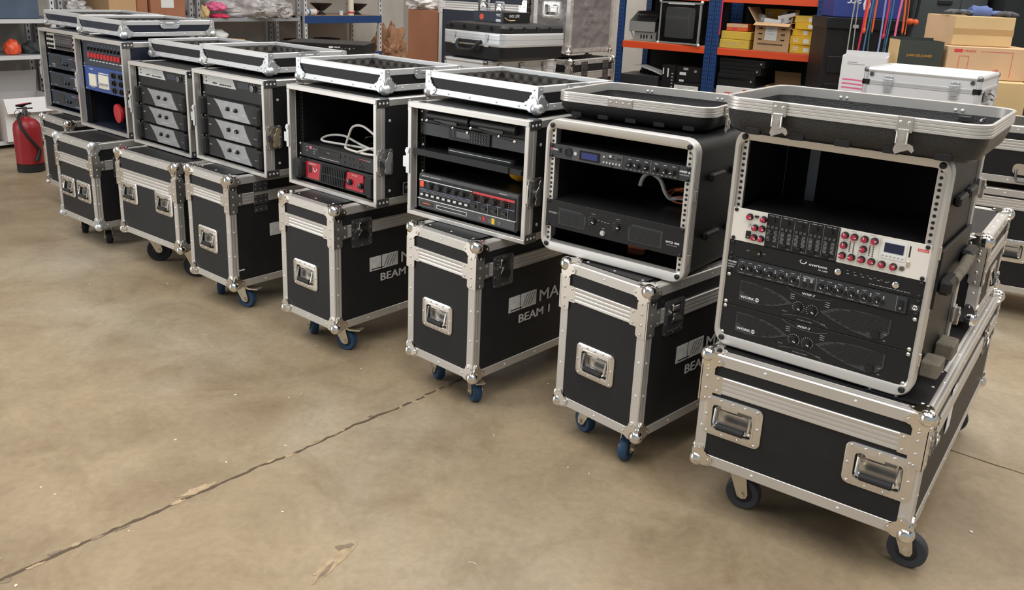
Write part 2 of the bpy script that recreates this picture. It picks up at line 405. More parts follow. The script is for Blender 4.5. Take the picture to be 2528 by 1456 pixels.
# ---------------------------------------------------------------- flight case hardware (shared meshes)
SH = {}
def ball_corner_mesh():
    m = M().sph((0.009, 0.009, 0.009), 0.0225, 18, 12)
    half = [(0.004, 0.0), (0.034, 0.0), (0.041, 0.004), (0.050, 0.010), (0.0555, 0.018), (0.0545, 0.026), (0.048, 0.031), (0.041, 0.032), (0.038, 0.038)]
    P = half + [(b, a) for a, b in reversed(half[:-1])]
    for ax in 'xyz': m.prism(P, -0.0045, 0.0, ax)
    for (a, b) in ((0.047, 0.019), (0.019, 0.047)):
        m.rivet((a, -0.0045, b), (0, -1, 0)); m.rivet((-0.0045, a, b), (-1, 0, 0)); m.rivet((a, b, -0.0045), (0, 0, -1))
    return m
SH['ball'] = ball_corner_mesh().mesh('ball_corner', 'chrome', 40)
SH['ball_sat'] = ball_corner_mesh().mesh('ball_corner', 'plate_grey', 40)
def brace_mesh():
    m = M(); h0, h1, wv, ww, wh = -0.056, 0.056, 0.036, 0.060, 0.026
    P = [(0, h0), (wv - .006, h0), (wv, h0 + .006), (wv, -wh), (ww, -wh), (ww, wh), (wv, wh), (wv, h1 - .006), (wv - .006, h1), (0, h1)]
    m.prism(P, -0.0035, 0.0, 'y'); m.prism(P, -0.0035, 0.0, 'x')
    m.bx(-0.0035, -0.0035, h0, 0.002, 0.002, h1)
    for a, b in ((0.018, -0.047), (0.018, -0.017), (0.018, 0.017), (0.018, 0.047), (0.049, -0.017), (0.049, 0.017)):
        m.rivet((a, -0.0035, b), (0, -1, 0), 0.0046); m.rivet((-0.0035, a, b), (-1, 0, 0), 0.0046)
    return m
SH['brace'] = brace_mesh().mesh('corner_brace', 'plate')
def handle_meshes():
    w, h = 0.150, 0.106
    o = rr(-w / 2, -h / 2, w / 2, h / 2, 0.016); i = rr(-0.052, -0.034, 0.052, 0.032, 0.010); o2 = rr(-w / 2 + .002, -h / 2 + .002, w / 2 - .002, h / 2 - .002, 0.015)
    i2 = rr(-0.056, -0.038, 0.056, 0.036, 0.012); i3 = rr(-0.048, -0.030, 0.048, 0.028, 0.008)
    L3 = lambda P, y: [(a, y, b) for a, b in P]
    m = M().loft([L3(o, 0.002), L3(o, -0.0015), L3(o2, -0.0025), L3(i2, -0.0025), L3(i2, -0.0045), L3(i, -0.0045), L3(i, 0.004), L3(i3, 0.020)], (False, True))
    for a in (-0.062, -0.031, 0, 0.031, 0.062):
        m.rivet((a, -0.0025, 0.0445), (0, -1, 0)); 
    for a in (-0.062, -0.02, 0.02, 0.062): m.rivet((a, -0.0025, -0.0455), (0, -1, 0))
    for s in (-1, 1): m.rivet((s * 0.066, -0.0025, 0.0), (0, -1, 0))
    m.bx(-0.030, -0.0035, 0.024, 0.012, 0.0, 0.036, 0.001)
    m.bx(-0.040, 0.010, 0.010, 0.034, 0.017, 0.014, 0.001)
    SH['handle'] = m.mesh('handle', 'plate')
    b = M().tube([(-0.044, 0.010, 0.026), (-0.044, 0.000, 0.020), (-0.044, -0.0075, -0.014), (-0.041, -0.0085, -0.020), (-0.034, -0.0085, -0.022), (0.034, -0.0085, -0.022), (0.041, -0.0085, -0.020), (0.044, -0.0075, -0.014), (0.044, 0.000, 0.020), (0.044, 0.010, 0.026)], 0.0037, 8)
    SH['bail'] = b.mesh('bail', 'chrome')
    g = M().lathe([(0.006, -0.036), (0.0095, -0.034), (0.0095, 0.034), (0.006, 0.036)], (0, -0.0085, -0.022), (1, 0, 0), 14)
    SH['grip'] = g.mesh('grip', 'rubber')
handle_meshes()
def handle(parent, x, z, y=0.0, yaw=0, s=1.0):
    h = ob('handle', SH['handle'], None, parent, (x, y, z), (0, 0, yaw), (s, s, s))
    ob('bail', SH['bail'], None, h); ob('grip', SH['grip'], None, h)
def latch_mesh():
    L3 = lambda P, y: [(a, y, b) for a, b in P]
    o = rr(-.050, -.056, .050, .056, .012); i = rr(-.036, -.042, .036, .042, .008)
    m = M().loft([L3(o, 0.0), L3(o, -0.005), L3(i, -0.0065), L3(i, -0.0035), L3(rr(-.034, -.040, .034, .040, .007), -0.0030)], (True, True))
    for a in (-.043, .043):
        for b in (-.047, -.016, .016, .047): m.rivet((a, -.0058, b), (0, -1, 0))
    for b in (-.049, .049): m.rivet((0, -.0058, b), (0, -1, 0))
    return m
SH['latch'] = latch_mesh().mesh('latch', 'dark_steel')
def butterfly():
    m = M().cyl((0, -0.0055, 0.006), (0, -0.014, 0.006), 0.010, 12).cyl((0, -0.003, 0.03), (0, -0.009, 0.03), .008, 10)
    m.prism([(-.026, -.010), (-.020, -.020), (.0, -.010), (.020, -.020), (.026, -.010), (.018, .004), (.006, .010), (-.006, .010), (-.018, .004)], -0.017, -0.0145, 'y')
    m.bx(-.016, -.010, .022, .016, -.006, .036, .001)
    return m
SH['butterfly'] = butterfly().mesh('butterfly', 'chrome')
def latch(parent, loc, yaw, s=1.0):
    l = ob('latch', SH['latch'], None, parent, loc, (0, 0, yaw), (s, s, s)); ob('butterfly', SH['butterfly'], None, l)
def caster_mesh(R, H):
    # built pointing to +x (trail); top at z = 0, wheel axle at z = -(H - R)
    za = -(H - R); tr = 0.030
    m = M().bx(-0.045, -0.038, -0.004, 0.045, 0.038, 0, 0.001).lathe([(0.030, -0.004), (0.032, -0.010), (0.024, -0.018)], (0, 0, 0), (0, 0, 1), 16)
    for s in (-1, 1):
        y0, y1 = s * 0.0165, s * 0.0195
        P = [(-0.026, -0.015), (0.030, -0.015), (tr + 0.016, za + 0.002), (tr + 0.012, za - 0.010), (tr, za - 0.014), (tr - 0.013, za - 0.009)]
        m.prism(P, min(y0, y1), max(y0, y1), 'y'); m.cyl((tr, s * 0.019, za), (tr, s * 0.026, za), 0.0075, 6)
    return m, tr, za
def wheel_mesh(R, mt):
    m = M().lathe([(R * 0.55, -0.013), (R * 0.9, -0.015), (R * 0.98, -0.011), (R, -0.004), (R, 0.004), (R * 0.98, 0.011), (R * 0.9, 0.015), (R * 0.55, 0.013)], (0, 0, 0), (0, 1, 0), 24)
    return m.mesh('wheel', mt)
def hub_mesh(R):
    return M().lathe([(R * .15, -.0165), (R * 0.5, -0.0152), (R * 0.56, -0.0135), (R * 0.56, 0.0135), (R * 0.5, 0.0152), (R * .15, .0165)], (0, 0, 0), (0, 1, 0), 18).mesh('hub', 'rubber')
def brake_mesh():
    return M().prism([(0.0, -0.014), (0.05, -0.026), (0.095, -0.020), (0.098, -0.014), (0.05, -0.018), (0.02, -0.004)], -0.016, 0.016, 'y').mesh('brake_lever', 'zinc')
SH['brake'] = brake_mesh()
def casters(parent, w, d, R, H, mt, angs, inset=(0.085, 0.09), brakes=(), xin=None, yin=None):
    k = ('cast', R, H)
    if k not in SH:
        m, tr, za = caster_mesh(R, H); SH[k] = (m.mesh('caster', 'zinc'), tr, za); SH[('hub', R)] = hub_mesh(R)
    kw = ('wheel', R, mt)
    if kw not in SH: SH[kw] = wheel_mesh(R, mt)
    me, tr, za = SH[k]
    for i, (sx, sy) in enumerate(((0, 0), (1, 0), (0, 1), (1, 1))):
        ix = inset[0] if xin is None else xin[i]
        x = ix if sx == 0 else w - ix
        c = ob('caster', me, None, parent, (x, (inset[1] if yin is None else yin[i]) if sy == 0 else d - inset[1], 0.0), (0, 0, angs[i]))
        ob('wheel', SH[kw], None, c, (tr, 0, za)); ob('hub', SH[('hub', R)], None, c, (tr, 0, za))
        if i in brakes: ob('brake_lever', SH['brake'], None, c, (0.0, 0, -0.006))
def edges(parent, w, d, h, arm=0.032, g=0.022, mt='alu', which=None, name='edge_profile'):
    E = []
    for y, B in ((0, (0, 1, 0)), (d, (0, -1, 0))):
        for z, A in ((0, (0, 0, 1)), (h, (0, 0, -1))): E.append(((g, y, z), (w - g, y, z), A, B))
        for x, A in ((0, (1, 0, 0)), (w, (-1, 0, 0))): E.append(((x, y, g), (x, y, h - g), A, B))
    for x, B in ((0, (1, 0, 0)), (w, (-1, 0, 0))):
        for z, A in ((0, (0, 0, 1)), (h, (0, 0, -1))): E.append(((x, g, z), (x, d - g, z), A, B))
    for i, e in enumerate(E):
        if which is None or i in which: ob(name, M().lprof(*e, arm=arm), mt, parent)
def ball_corners(parent, w, d, h, which=range(8), key='ball', s=1.0):
    for i in which:
        X, Y, Z = i & 1, (i >> 1) & 1, (i >> 2) & 1
        ob('ball_corner', SH[key], None, parent, (w * X, d * Y, h * Z), None, tuple(s * (-1 if q else 1) for q in (X, Y, Z)))
def seam_strip(z0, z1, a0, a1, out, side):
    # grooved band; side 0 front, 1 right, 2 back, 3 left handled by caller transforms (runs along x at y = 0 facing -y)
    n = 4; P = [(0.003, z0), (-0.001, z0), (-0.003, z0 + 0.002)]
    for i in range(1, n):
        z = z0 + (z1 - z0) * i / n
        P += [(-0.003, z - 0.0012), (-0.0025, z), (-0.003, z + 0.0012)]
    P += [(-0.003, z1 - 0.002), (-0.001, z1), (0.003, z1)]
    return M().loft([[(a0, a, b) for a, b in P], [(a1, a, b) for a, b in P]])
def trunk(name, label, fr, w, d, h, seam, handles, wheel, cat='flight case', group=None, panel='laminate', mt='alu', latches=(), ball='ball', side_handles=(), arm=0.032, nocast=False, hs=1.0):
    X, Y, a, Z = fr
    t = thing(name, label, cat, (X, Y, Z), a, group)
    H = [(x - .050 * hs, z - .032 * hs, x + .050 * hs, z + .030 * hs) for x, z in handles]
    pb = M()
    ob('front_panel', M().holes(0.003, 0.003, w - .003, h - .003, H, 0.0025, 0.012), panel, t)
    ob('back_panel', M().bx(0.003, d - .012, 0.003, w - .003, d - .0025, h - .003), panel, t)
    ob('side_panel', M().bx(0.0025, 0.012, 0.003, 0.012, d - .012, h - .003), panel, t)
    ob('side_panel', M().bx(w - .012, 0.012, 0.003, w - .0025, d - .012, h - .003), panel, t)
    ob('top_panel', M().bx(0.012, 0.012, h - .012, w - .012, d - .012, h - .0025), panel, t)
    ob('bottom_panel', M().bx(0.012, 0.012, 0.0025, w - .012, d - .012, 0.012), panel, t)
    edges(t, w, d, h, arm=arm, mt=mt)
    z0, z1 = seam; zc = (z0 + z1) / 2
    ob('seam_profile', seam_strip(z0, z1, 0.01, w - .01, 0, 0), mt, t)
    ob('seam_profile', seam_strip(z0, z1, 0.01, w - .01, 0, 0), mt, t, (w, d, 0), (0, 0, PI))
    ob('seam_profile', seam_strip(z0, z1, 0.01, d - .01, 0, 0), mt, t, (w, 0, 0), (0, 0, PI / 2))
    ob('seam_profile', seam_strip(z0, z1, 0.01, d - .01, 0, 0), mt, t, (0, d, 0), (0, 0, -PI / 2))
    for X_, Y_ in ((0, 0), (1, 0), (1, 1), (0, 1)):
        ob('corner_brace', SH['brace'], None, t, (w * X_, d * Y_, zc), None, (-1 if X_ else 1, -1 if Y_ else 1, 1))
    ball_corners(t, w, d, h, key=ball)
    for x, z in handles: handle(t, x, z, s=hs)
    for (y, z) in latches: latch(t, (w, y, z), PI / 2)
    rv = M()
    for k in (0.3, 0.7) if w > .45 else (0.5,):
        for z in (arm * .5, h - arm * .5): rv.rivet((w * k, -0.0, z), (0, -1, 0))
    for z in (h * 0.35,) if h < .4 else (h * .30, h * .52):
        for x in (arm * .5, w - arm * .5): rv.rivet((x, 0, z), (0, -1, 0))
        for y in (arm * .5, d - arm * .5): rv.rivet((w, y, z), (1, 0, 0)); rv.rivet((0, y, z), (-1, 0, 0))
    for k in (.2, .4, .6, .8):
        for z in (arm * .5, h - arm * .5): rv.rivet((w, d * k, z), (1, 0, 0)); rv.rivet((0, d * k, z), (-1, 0, 0))
        rv.rivet((arm * .5, d * k, h), (0, 0, 1)); rv.rivet((w - arm * .5, d * k, h), (0, 0, 1))
    ob('rivets', rv, 'rivet', t, kind='stuff')
    # dished stacking plates riveted on the lid
    if wheel and not nocast:
        R, mt2, angs, brakes, xin = wheel[:5]
        casters(t, w, d, R, Z, mt2, angs, brakes=brakes, xin=xin, yin=wheel[5] if len(wheel) > 5 else None)
    return t
def stack_plate(t, x0, y0, x1, y1, z):
    m = M().prism(rr(x0, y0, x1, y1, .01), z - .0005, z + .002, 'z')
    sp = ob('stacking_plate', m, 'black', t); m = M()
    for x in (x0 + .012, (x0 + x1) / 2, x1 - .012):
        for y in (y0 + .012, (y0 + y1) / 2, y1 - .012): m.rivet((x, y, z + .002), (0, 0, 1))
    ob('rivets', m, 'rivet', sp, kind='stuff')
# ---------------------------------------------------------------- plywood rack cases
U = 0.04445
PW = 0.4826
def rack_latch(parent, loc, yaw, wing='plate', wing_open=True):
    L3 = lambda P, y: [(a, y, b) for a, b in P]
    if 'rl' not in SH:
        m = M().loft([L3(rr(0, -.048, .072, .048, .010), 0), L3(rr(0, -.048, .072, .048, .010), -.003), L3(rr(.008, -.038, .062, .038, .008), -.0045), L3(rr(.008, -.038, .062, .038, .008), -.002)], (True, True))
        for a, b in ((.012, .044), (.060, .044), (.012, -.044), (.060, -.044), (.066, 0)): m.rivet((a, -.003, b), (0, -1, 0))
        m.bx(-.004, -.003, -.030, .006, .012, .030)
        SH['rl'] = m.mesh('latch', 'plate')
        k = M().cyl((.026, -.002, 0), (.026, -.018, 0), .0125, 14).bx(-.002, -.012, -.014, .03, -.008, .014, .001)
        SH['rlk'] = k.mesh('latch_hub', 'dark_steel')
        P = [(.018, -.034), (.028, -.040), (.044, -.034), (.048, -.026), (.044, -.012), (.046, 0), (.052, .014), (.056, .028), (.050, .040), (.040, .042), (.034, .034), (.032, .020), (.022, .010), (.018, -.004), (.022, -.016), (.018, -.026)]
        SH['rlw'] = M().prism(P, -.0205, -.018, 'y')
    l = ob('latch', SH['rl'], None, parent, loc, (0, 0, yaw)); ob('latch_hub', SH['rlk'], None, l)
    ob('latch_wing', SH['rlw'], wing, l)
def ply_rack(name, label, fr, h, nU, z0, wing='plate', w=0.535, d=0.46, mt='alu', panel='laminate', group=None, rails='black', plate_text=False):
    X, Y, a, Z = fr
    t = thing(name, label, 'rack case', (X, Y, Z), a, group)
    th = 0.010
    ob('side_panel', M().bx(0.002, 0.004, 0.003, th, d - .004, h - .003), panel, t)
    ob('side_panel', M().bx(w - th, 0.004, 0.003, w - .002, d - .004, h - .003), panel, t)
    ob('top_panel', M().bx(th, 0.004, h - th, w - th, d - .004, h - .002), panel, t)
    ob('bottom_panel', M().bx(th, 0.004, 0.002, w - th, d - .004, th), panel, t)
    ob('back_panel', M().bx(th, d - .012, th, w - th, d - .003, h - th), 'inside', t)
    # front tongue frame: four square channels
    f = 0.017
    ob('front_profile', M().bx(0, -.004, h - f, w, .022, h + .0015, .0015), mt, t)
    ob('front_profile', M().bx(0, -.004, -.0005, w, .022, f - .003, .0015), mt, t)
    ob('front_profile', M().bx(-.0015, -.0035, f - .003, f - .002, .022, h - f, .0015), mt, t)
    ob('front_profile', M().bx(w - f + .002, -.0035, f - .003, w + .0015, .022, h - f, .0015), mt, t)
    for s in (0, 1):
        x = w if s else 0; B = (-1 if s else 1, 0, 0)
        for z, A in ((0, (0, 0, 1)), (h, (0, 0, -1))):
            ob('edge_profile', M().lprof((x, .022, z), (x, d - .02, z), A, B, arm=.026), mt, t)
        ob('edge_profile', M().lprof((x, .0225, .02), (x, .0225, h - .02), (0, 1, 0), B, arm=.018, groove=False), mt, t)
        ob('edge_profile', M().lprof((x, d, .02), (x, d, h - .02), (0, -1, 0), B, arm=.026), mt, t)
        rv0 = M()
        for z in (0, h):
            # three-rivet corner plates
            q = M(); zz0, zz1 = (z - .001, z + .030) if z == 0 else (z - .030, z + .001)
            xo = (w + .0015) if s else -.0035
            q.bx(xo, -.002, zz0, xo + .002, .058, zz1, .0005); q.bx(min(x, x + B[0] * .03) , .018, (z + .0005 if z else z - .0025), max(x, x + B[0] * .03), .058, (z + .0025 if z else z - .0005))
            for yy in (.012, .030, .048): rv0.rivet(((w + .0035) if s else -.0035, yy, (zz0 + zz1) / 2), (1 if s else -1, 0, 0), .0045)
            ob('corner_plate', q, 'dark_steel' if s else 'plate', t)
        rv = rv0
        for yy, zz in ((.062, h * .80), (.062, h * .14), (.25, .014), (.25, h - .014), (.16, h - .014)): rv.rivet((w + .001 if s else -.001, yy, zz), (1 if s else -1, 0, 0), .006)
        ob('rivets', rv, 'rivet', t, kind='stuff')
        x0 = (w - PW) / 2
        rx0 = x0 - .004 if not s else w - x0 - .016
        r = M().holes(rx0, z0, rx0 + .020, z0 + nU * U, [], .040, .043)
        r = M()
        zc = z0; hx = rx0 + .006
        r.bx(rx0, .040, z0, hx, .043, z0 + nU * U); r.bx(hx + .008, .040, z0, rx0 + .020, .043, z0 + nU * U)
        for i in range(nU * 3):
            c = z0 + U * (i // 3) + (.0064, .0222, .0381)[i % 3]
            r.bx(hx, .040, zc, hx + .008, .043, c - .004); zc = c + .004
        r.bx(hx, .040, zc, hx + .008, .043, z0 + nU * U)
        r.bx(rx0 if not s else rx0 + .018, .043, z0, rx0 + .002 if not s else rx0 + .020, .075, z0 + nU * U)
        ob('rack_rail', r, rails, t, smooth=0)
    rack_latch(t, (w + .003, .002, h * .42), PI / 2, wing)
    # the left latch, seen edge on
    q = M().bx(-.0045, .000, h * .36, -.0015, .072, h * .60, .0005).bx(-.022, -.008, h * .42, -.004, .014, h * .52, .002).cyl((-.004, .026, h * .47), (-.020, .026, h * .47), .011, 12).bx(-.006, -.008, h * .37, .010, -.004, h * .60, .0005).cyl((.0, -.010, h * .57), (.0, -.004, h * .57), .009, 10)
    ob('latch', q, 'plate_grey', t)
    if plate_text:
        b = ob('name_plate', M().prism(rr(.125, .030, .215, .078, .006), w + .002, w + .0045, 'x'), 'black', t)
        fo, fi = rr(.125, .030, .215, .078, .006), rr(.128, .033, .212, .075, .005)
        ob('name_plate_border', M().loft([[(w + .0045, p, q_) for p, q_ in fo], [(w + .0055, p, q_) for p, q_ in fo], [(w + .0055, p, q_) for p, q_ in fi], [(w + .0045, p, q_) for p, q_ in fi]], (False, False)), 'grey_ink', b)
        text('WORK', .0135, 'grey_ink', b, (w + .0052, .134, .050), SIDE, wide=1.15, bold=.02)
        ob('emblem', M().prism([(.198 + .008 * math.cos(i * PI / 6), .056 + .008 * math.sin(i * PI / 6)) for i in range(12)], w + .0045, w + .0055, 'x'), 'grey_ink', b)
    return t
def egg_wall(m, p0, du, dv, nrm, nu, nv, amp=0.014, pitch=0.048):
    p0, du, dv, nrm = Vector(p0), Vector(du), Vector(dv), Vector(nrm); lu, lv = du.length, dv.length; V = []; F = []
    for j in range(nv + 1):
        for i in range(nu + 1):
            a, b = i / nu * lu, j / nv * lv
            hgt = amp * (0.55 + 0.45 * math.sin(2 * PI * a / pitch) * math.sin(2 * PI * b / pitch + 0.8)) + random.uniform(-.0008, .0008)
            V.append(p0 + du * (i / nu) + dv * (j / nv) + nrm * hgt)
    for j in range(nv):
        for i in range(nu):
            q = j * (nu + 1) + i; F.append((q, q + 1, q + nu + 2, q + nu + 1))
    m.add(V, F)
def ply_lid(name, label, fr, h=0.083, d=0.40, w=0.535, mt='alu_bright', panel='laminate', group=None, side='dish'):
    X, Y, a, Z = fr
    t = thing(name, label, 'case lid', (X, Y, Z), a, group)
    th = .009; zt = h - .023
    for nm, c in (('wall_panel', (.003, .003, .003, w - .003, th + .003, h - .004)), ('wall_panel', (.003, d - th - .003, .003, w - .003, d - .003, h - .004)), ('wall_panel', (.003, th, .003, th + .003, d - th, h - .004)), ('wall_panel', (w - th - .003, th, .003, w - .003, d - th, h - .004)), ('base_panel', (th, th, .003, w - th, d - th, .010))):
        ob(nm, M().bx(*c), panel, t)
    # rim channels (on top, since the lid lies upside down)
    for c in ((0, 0, zt, w, .016, h), (0, d - .016, zt, w, d, h), (0, .016, zt, .016, d - .016, h), (w - .016, .016, zt, w, d - .016, h)):
        ob('rim_profile', M().bx(*c, .002), mt, t)
    for y, B in ((0, (0, 1, 0)), (d, (0, -1, 0))): ob('edge_profile', M().lprof((.022, y, 0), (w - .022, y, 0), (0, 0, 1), B, arm=.024, groove=False), mt, t)
    for x, B in ((0, (1, 0, 0)), (w, (-1, 0, 0))): ob('edge_profile', M().lprof((x, .022, 0), (x, d - .022, 0), (0, 0, 1), B, arm=.024, groove=False), mt, t)
    for x in (0, w):
        for y in (0, d):
            sx, sy = (1 if x == 0 else -1), (1 if y == 0 else -1)
            q = M().bx(min(x - sx * .002, x + sx * .024), min(y - sy * .002, y), .020, max(x - sx * .002, x + sx * .024), max(y - sy * .002, y), h - .0005)
            q.bx(min(x - sx * .002, x), min(y, y + sy * .024), .020, max(x - sx * .002, x), max(y, y + sy * .024), h - .0005)
            q.rivet((x + sx * .014, y - sy * .002, h - .012), (0, -sy, 0)); q.rivet((x - sx * .002, y + sy * .014, h - .012), (-sx, 0, 0))
            ob('corner_plate', q, 'plate_grey', t)
    ball_corners(t, w, d, h, range(4), key='ball_sat')
    rv = M()
    for k in (.22, .42, .66, .85): rv.rivet((w * k, 0, .012), (0, -1, 0), .0045); rv.rivet((w, d * k, .012), (1, 0, 0), .0045)
    ob('rivets', rv, 'rivet', t, kind='stuff')
    f = M(); g = th + .010
    egg_wall(f, (g, g, .012), (w - 2 * g, 0, 0), (0, 0, h - .026), (0, 1, 0), 72, 11)
    egg_wall(f, (g, d - g, .012), (w - 2 * g, 0, 0), (0, 0, h - .026), (0, -1, 0), 72, 11)
    egg_wall(f, (g, g, .012), (0, d - 2 * g, 0), (0, 0, h - .026), (1, 0, 0), 54, 11)
    egg_wall(f, (w - g, g, .012), (0, d - 2 * g, 0), (0, 0, h - .026), (-1, 0, 0), 54, 11)
    egg_wall(f, (g, g, .012), (w - 2 * g, 0, 0), (0, d - 2 * g, 0), (0, 0, 1), 60, 48)
    ob('foam_lining', f, 'foam', t, smooth=60, kind='stuff')
    # recessed latch dishes at the middle of both short sides
    L3 = lambda P, x: [(x, p, q) for p, q in P]
    for x, s in ((w, 1), (0, -1)):
        yc = d * .5; o = [(yc - .055, h), (yc - .055, zt - .004), (yc - .048, zt - .014), (yc - .038, zt - .018), (yc + .038, zt - .018), (yc + .048, zt - .014), (yc + .055, zt - .004), (yc + .055, h)]
        i = [(yc - .040, h - .001), (yc - .040, zt + .004), (yc - .036, zt - .001), (yc - .030, zt - .004), (yc + .030, zt - .004), (yc + .036, zt - .001), (yc + .040, zt + .004), (yc + .040, h - .001)]
        q = M().loft([L3(o, x), L3(o, x + s * .003), L3(i, x + s * .003), L3(i, x + s * .0004)], (False, True))
        q.bx(min(x, x + s * .006), yc - .022, zt + .002, max(x, x + s * .006), yc + .022, h - .010, .001)
        for p in (-.047, .047): q.rivet((x + s * .003, yc + p, h - .012), (s, 0, 0)); q.rivet((x + s * .003, yc + p, zt), (s, 0, 0))
        ob('latch_dish', q, 'plate_grey', t)
    return t
# ---------------------------------------------------------------- moulded plastic racks
def plastic_rack(name, label, fr, w, h, d, nU, z0, handle_grip=False):
    X, Y, a, Z = fr
    t = thing(name, label, 'rack case', (X, Y, Z), a)
    def lp(ix, iz, r, y): return [(p, y, q) for p, q in rr(ix, iz, w - ix, h - iz, r, 6)]
    ob('shell', M().loft([lp(.006, .006, .036, .03), lp(.006, .006, .036, d - .03), lp(.013, .013, .03, d - .03), lp(.013, .013, .03, .03)], wrap=True), 'plastic_black', t)
    ob('back_panel', M().prism(rr(.012, .012, w - .012, h - .012, .03, 6), d - .034, d - .028, 'y'), 'inside', t)
    def frame(y0, sg):
        L = [lp(0, 0, .042, y0 + sg * .034)]
        for yy in (.026, .018, .010): L += [lp(0, 0, .042, y0 + sg * (yy + .0012)), lp(.0012, .0012, .041, y0 + sg * yy), lp(0, 0, .042, y0 + sg * (yy - .0012))]
        L += [lp(0, 0, .042, y0 + sg * .003), lp(.003, .003, .039, y0), lp(.010, .022, .028, y0), lp(.0145, .029, .022, y0 + sg * .004), lp(.0145, .029, .022, y0 + sg * .034)]
        return M().loft(L, wrap=True)
    ob('front_frame', frame(0, 1), 'alu', t); ob('rear_frame', frame(d, -1), 'alu', t)
    for s in (0, 1):
        x0 = .0147 if not s else w - .0147 - .018
        ob('rack_rail', M().bx(x0, .010, z0 - .002, x0 + .018, .013, z0 + nU * U + .002).bx(x0 if not s else x0 + .016, .013, z0, x0 + .002 if not s else x0 + .018, .06, z0 + nU * U), 'alu', t)
        hm = M(); xc = x0 + .009
        for i in range(nU * 3):
            c = z0 + U * (i // 3) + (.0064, .0222, .0381)[i % 3]; hm.cyl((xc, .0102, c), (xc, .0092, c), .0042, 8)
        ob('rail_holes', hm, 'black', t, kind='stuff')
        for zz in (.021, h - .021): ob('frame_screw', M().lathe([(.008, 0), (.008, -.003), (.005, -.0055)], (x0 + .010, .0, zz), (0, 1, 0), 12), 'black', t)
        xx = (w - .006, w + .012) if s else (-.012, .006)
        for yy in (.10, d - .17):
            for zz in ((h * .30, h * .72) if not handle_grip else (h * .80,)):
                ob('moulded_ridge', M().bx(xx[0], yy, zz - .012, xx[1], yy + .09, zz + .012, .005), 'plastic_black', t)
        for zz in (h * .17, h * .62): ob('hinge_clip', M().bx(w - .001 if s else -.004, .012, zz - .016, w + .004 if s else .001, .020, zz + .016, .001), 'plate', t)
    return t
def tub_lid(name, label, fr, w, d, h, mt='plastic_sparkle', latches=0, slope=.03, plate=False, tabs=()):
    X, Y, a, Z = fr
    t = thing(name, label, 'case lid', (X, Y, Z), a)
    def lp(i, z, r): return [(p, q, z) for p, q in rr(i, i, w - i, d - i, r, 6)]
    zr = h - .030
    ob('shell', M().loft([lp(slope + .014, 0, .030), lp(slope, .010, .036), lp(.006, zr - .018, .045), lp(.004, zr + .004, .046), lp(.010, zr + .004, .040), lp(.013, zr - .018, .040), lp(slope + .008, .014, .030)]), mt, t)
    L = [lp(.004, zr, .046), lp(0, zr, .05)]
    for zz in (.007, .014, .021): L += [lp(0, zr + zz - .0014, .05), lp(.0016, zr + zz, .049), lp(0, zr + zz + .0014, .05)]
    L += [lp(0, h - .002, .05), lp(.002, h, .048), lp(.006, h, .045), lp(.008, h - .002, .043), lp(.008, zr, .043)]
    ob('rim_profile', M().loft(L, wrap=True), 'alu', t)
    # moulded notches low on the wall
    for i in range(5):
        x = w * (.14 + .18 * i)
        ob('moulded_ridge', M().bx(x - .018, slope * .80, .001, x + .018, slope + .012, .018, .002), 'black', t)
    if plate:
        m = M().bx(w * .36, -.0025, zr + .002, w * .52, 0, h - .004, .0008)
        for k in range(4): m.rivet((w * (.38 + .04 * k), -.0025, h - .016), (0, -1, 0), .0032)
        ob('joining_plate', m, 'plate', t)
    for (x, y, yaw) in tabs:
        q = M().bx(-.016, -.004, 0, .016, .0, .018, .001).bx(-.014, -.010, .008, .014, -.004, .013, .001).cyl((-.011, -.009, .010), (-.011, .0, .010), .005, 8).cyl((.011, -.009, .010), (.011, .0, .010), .005, 8)
        ob('inner_catch', q, 'dark_steel', t, (x, y, zr - .012), (0, 0, yaw))
    rv = M()
    for x in (w * .30, w * .78):
        for o_ in (-.008, .008): rv.sph((x + o_, d - .009, zr + .012), .0045, 8, 6)
    ob('rivets', rv, 'rivet', t, kind='stuff')
    def toggle(x, y, yaw):
        m = M().bx(-.017, -.005, -.004, .017, -.0005, .030, .001).bx(-.012, -.010, -.034, .012, -.004, .004, .0015)
        m.prism([(-.012, -.030), (-.015, -.044), (-.010, -.052), (.002, -.046), (.016, -.040), (.024, -.046), (.028, -.040), (.024, -.030), (.013, -.026)], -.008, -.0055, 'y')
        m.tube([(-.011, -.011, -.002), (-.011, -.011, -.028)], .002, 6).tube([(.011, -.011, -.002), (.011, -.011, -.028)], .002, 6)
        m.cyl((0, -.010, -.016), (0, -.013, -.016), .007, 10)
        for p in (-.009, .009): m.rivet((p, -.005, .018), (0, -1, 0), .004)
        ob('latch', m, 'plate', t, (x, y, zr), (0, 0, yaw))
    if latches >= 2: toggle(w * .25, -.0005, 0); toggle(w * .72, -.0005, 0)
    if latches == 1: toggle(w + .0005, d * .30, PI / 2)
    return t
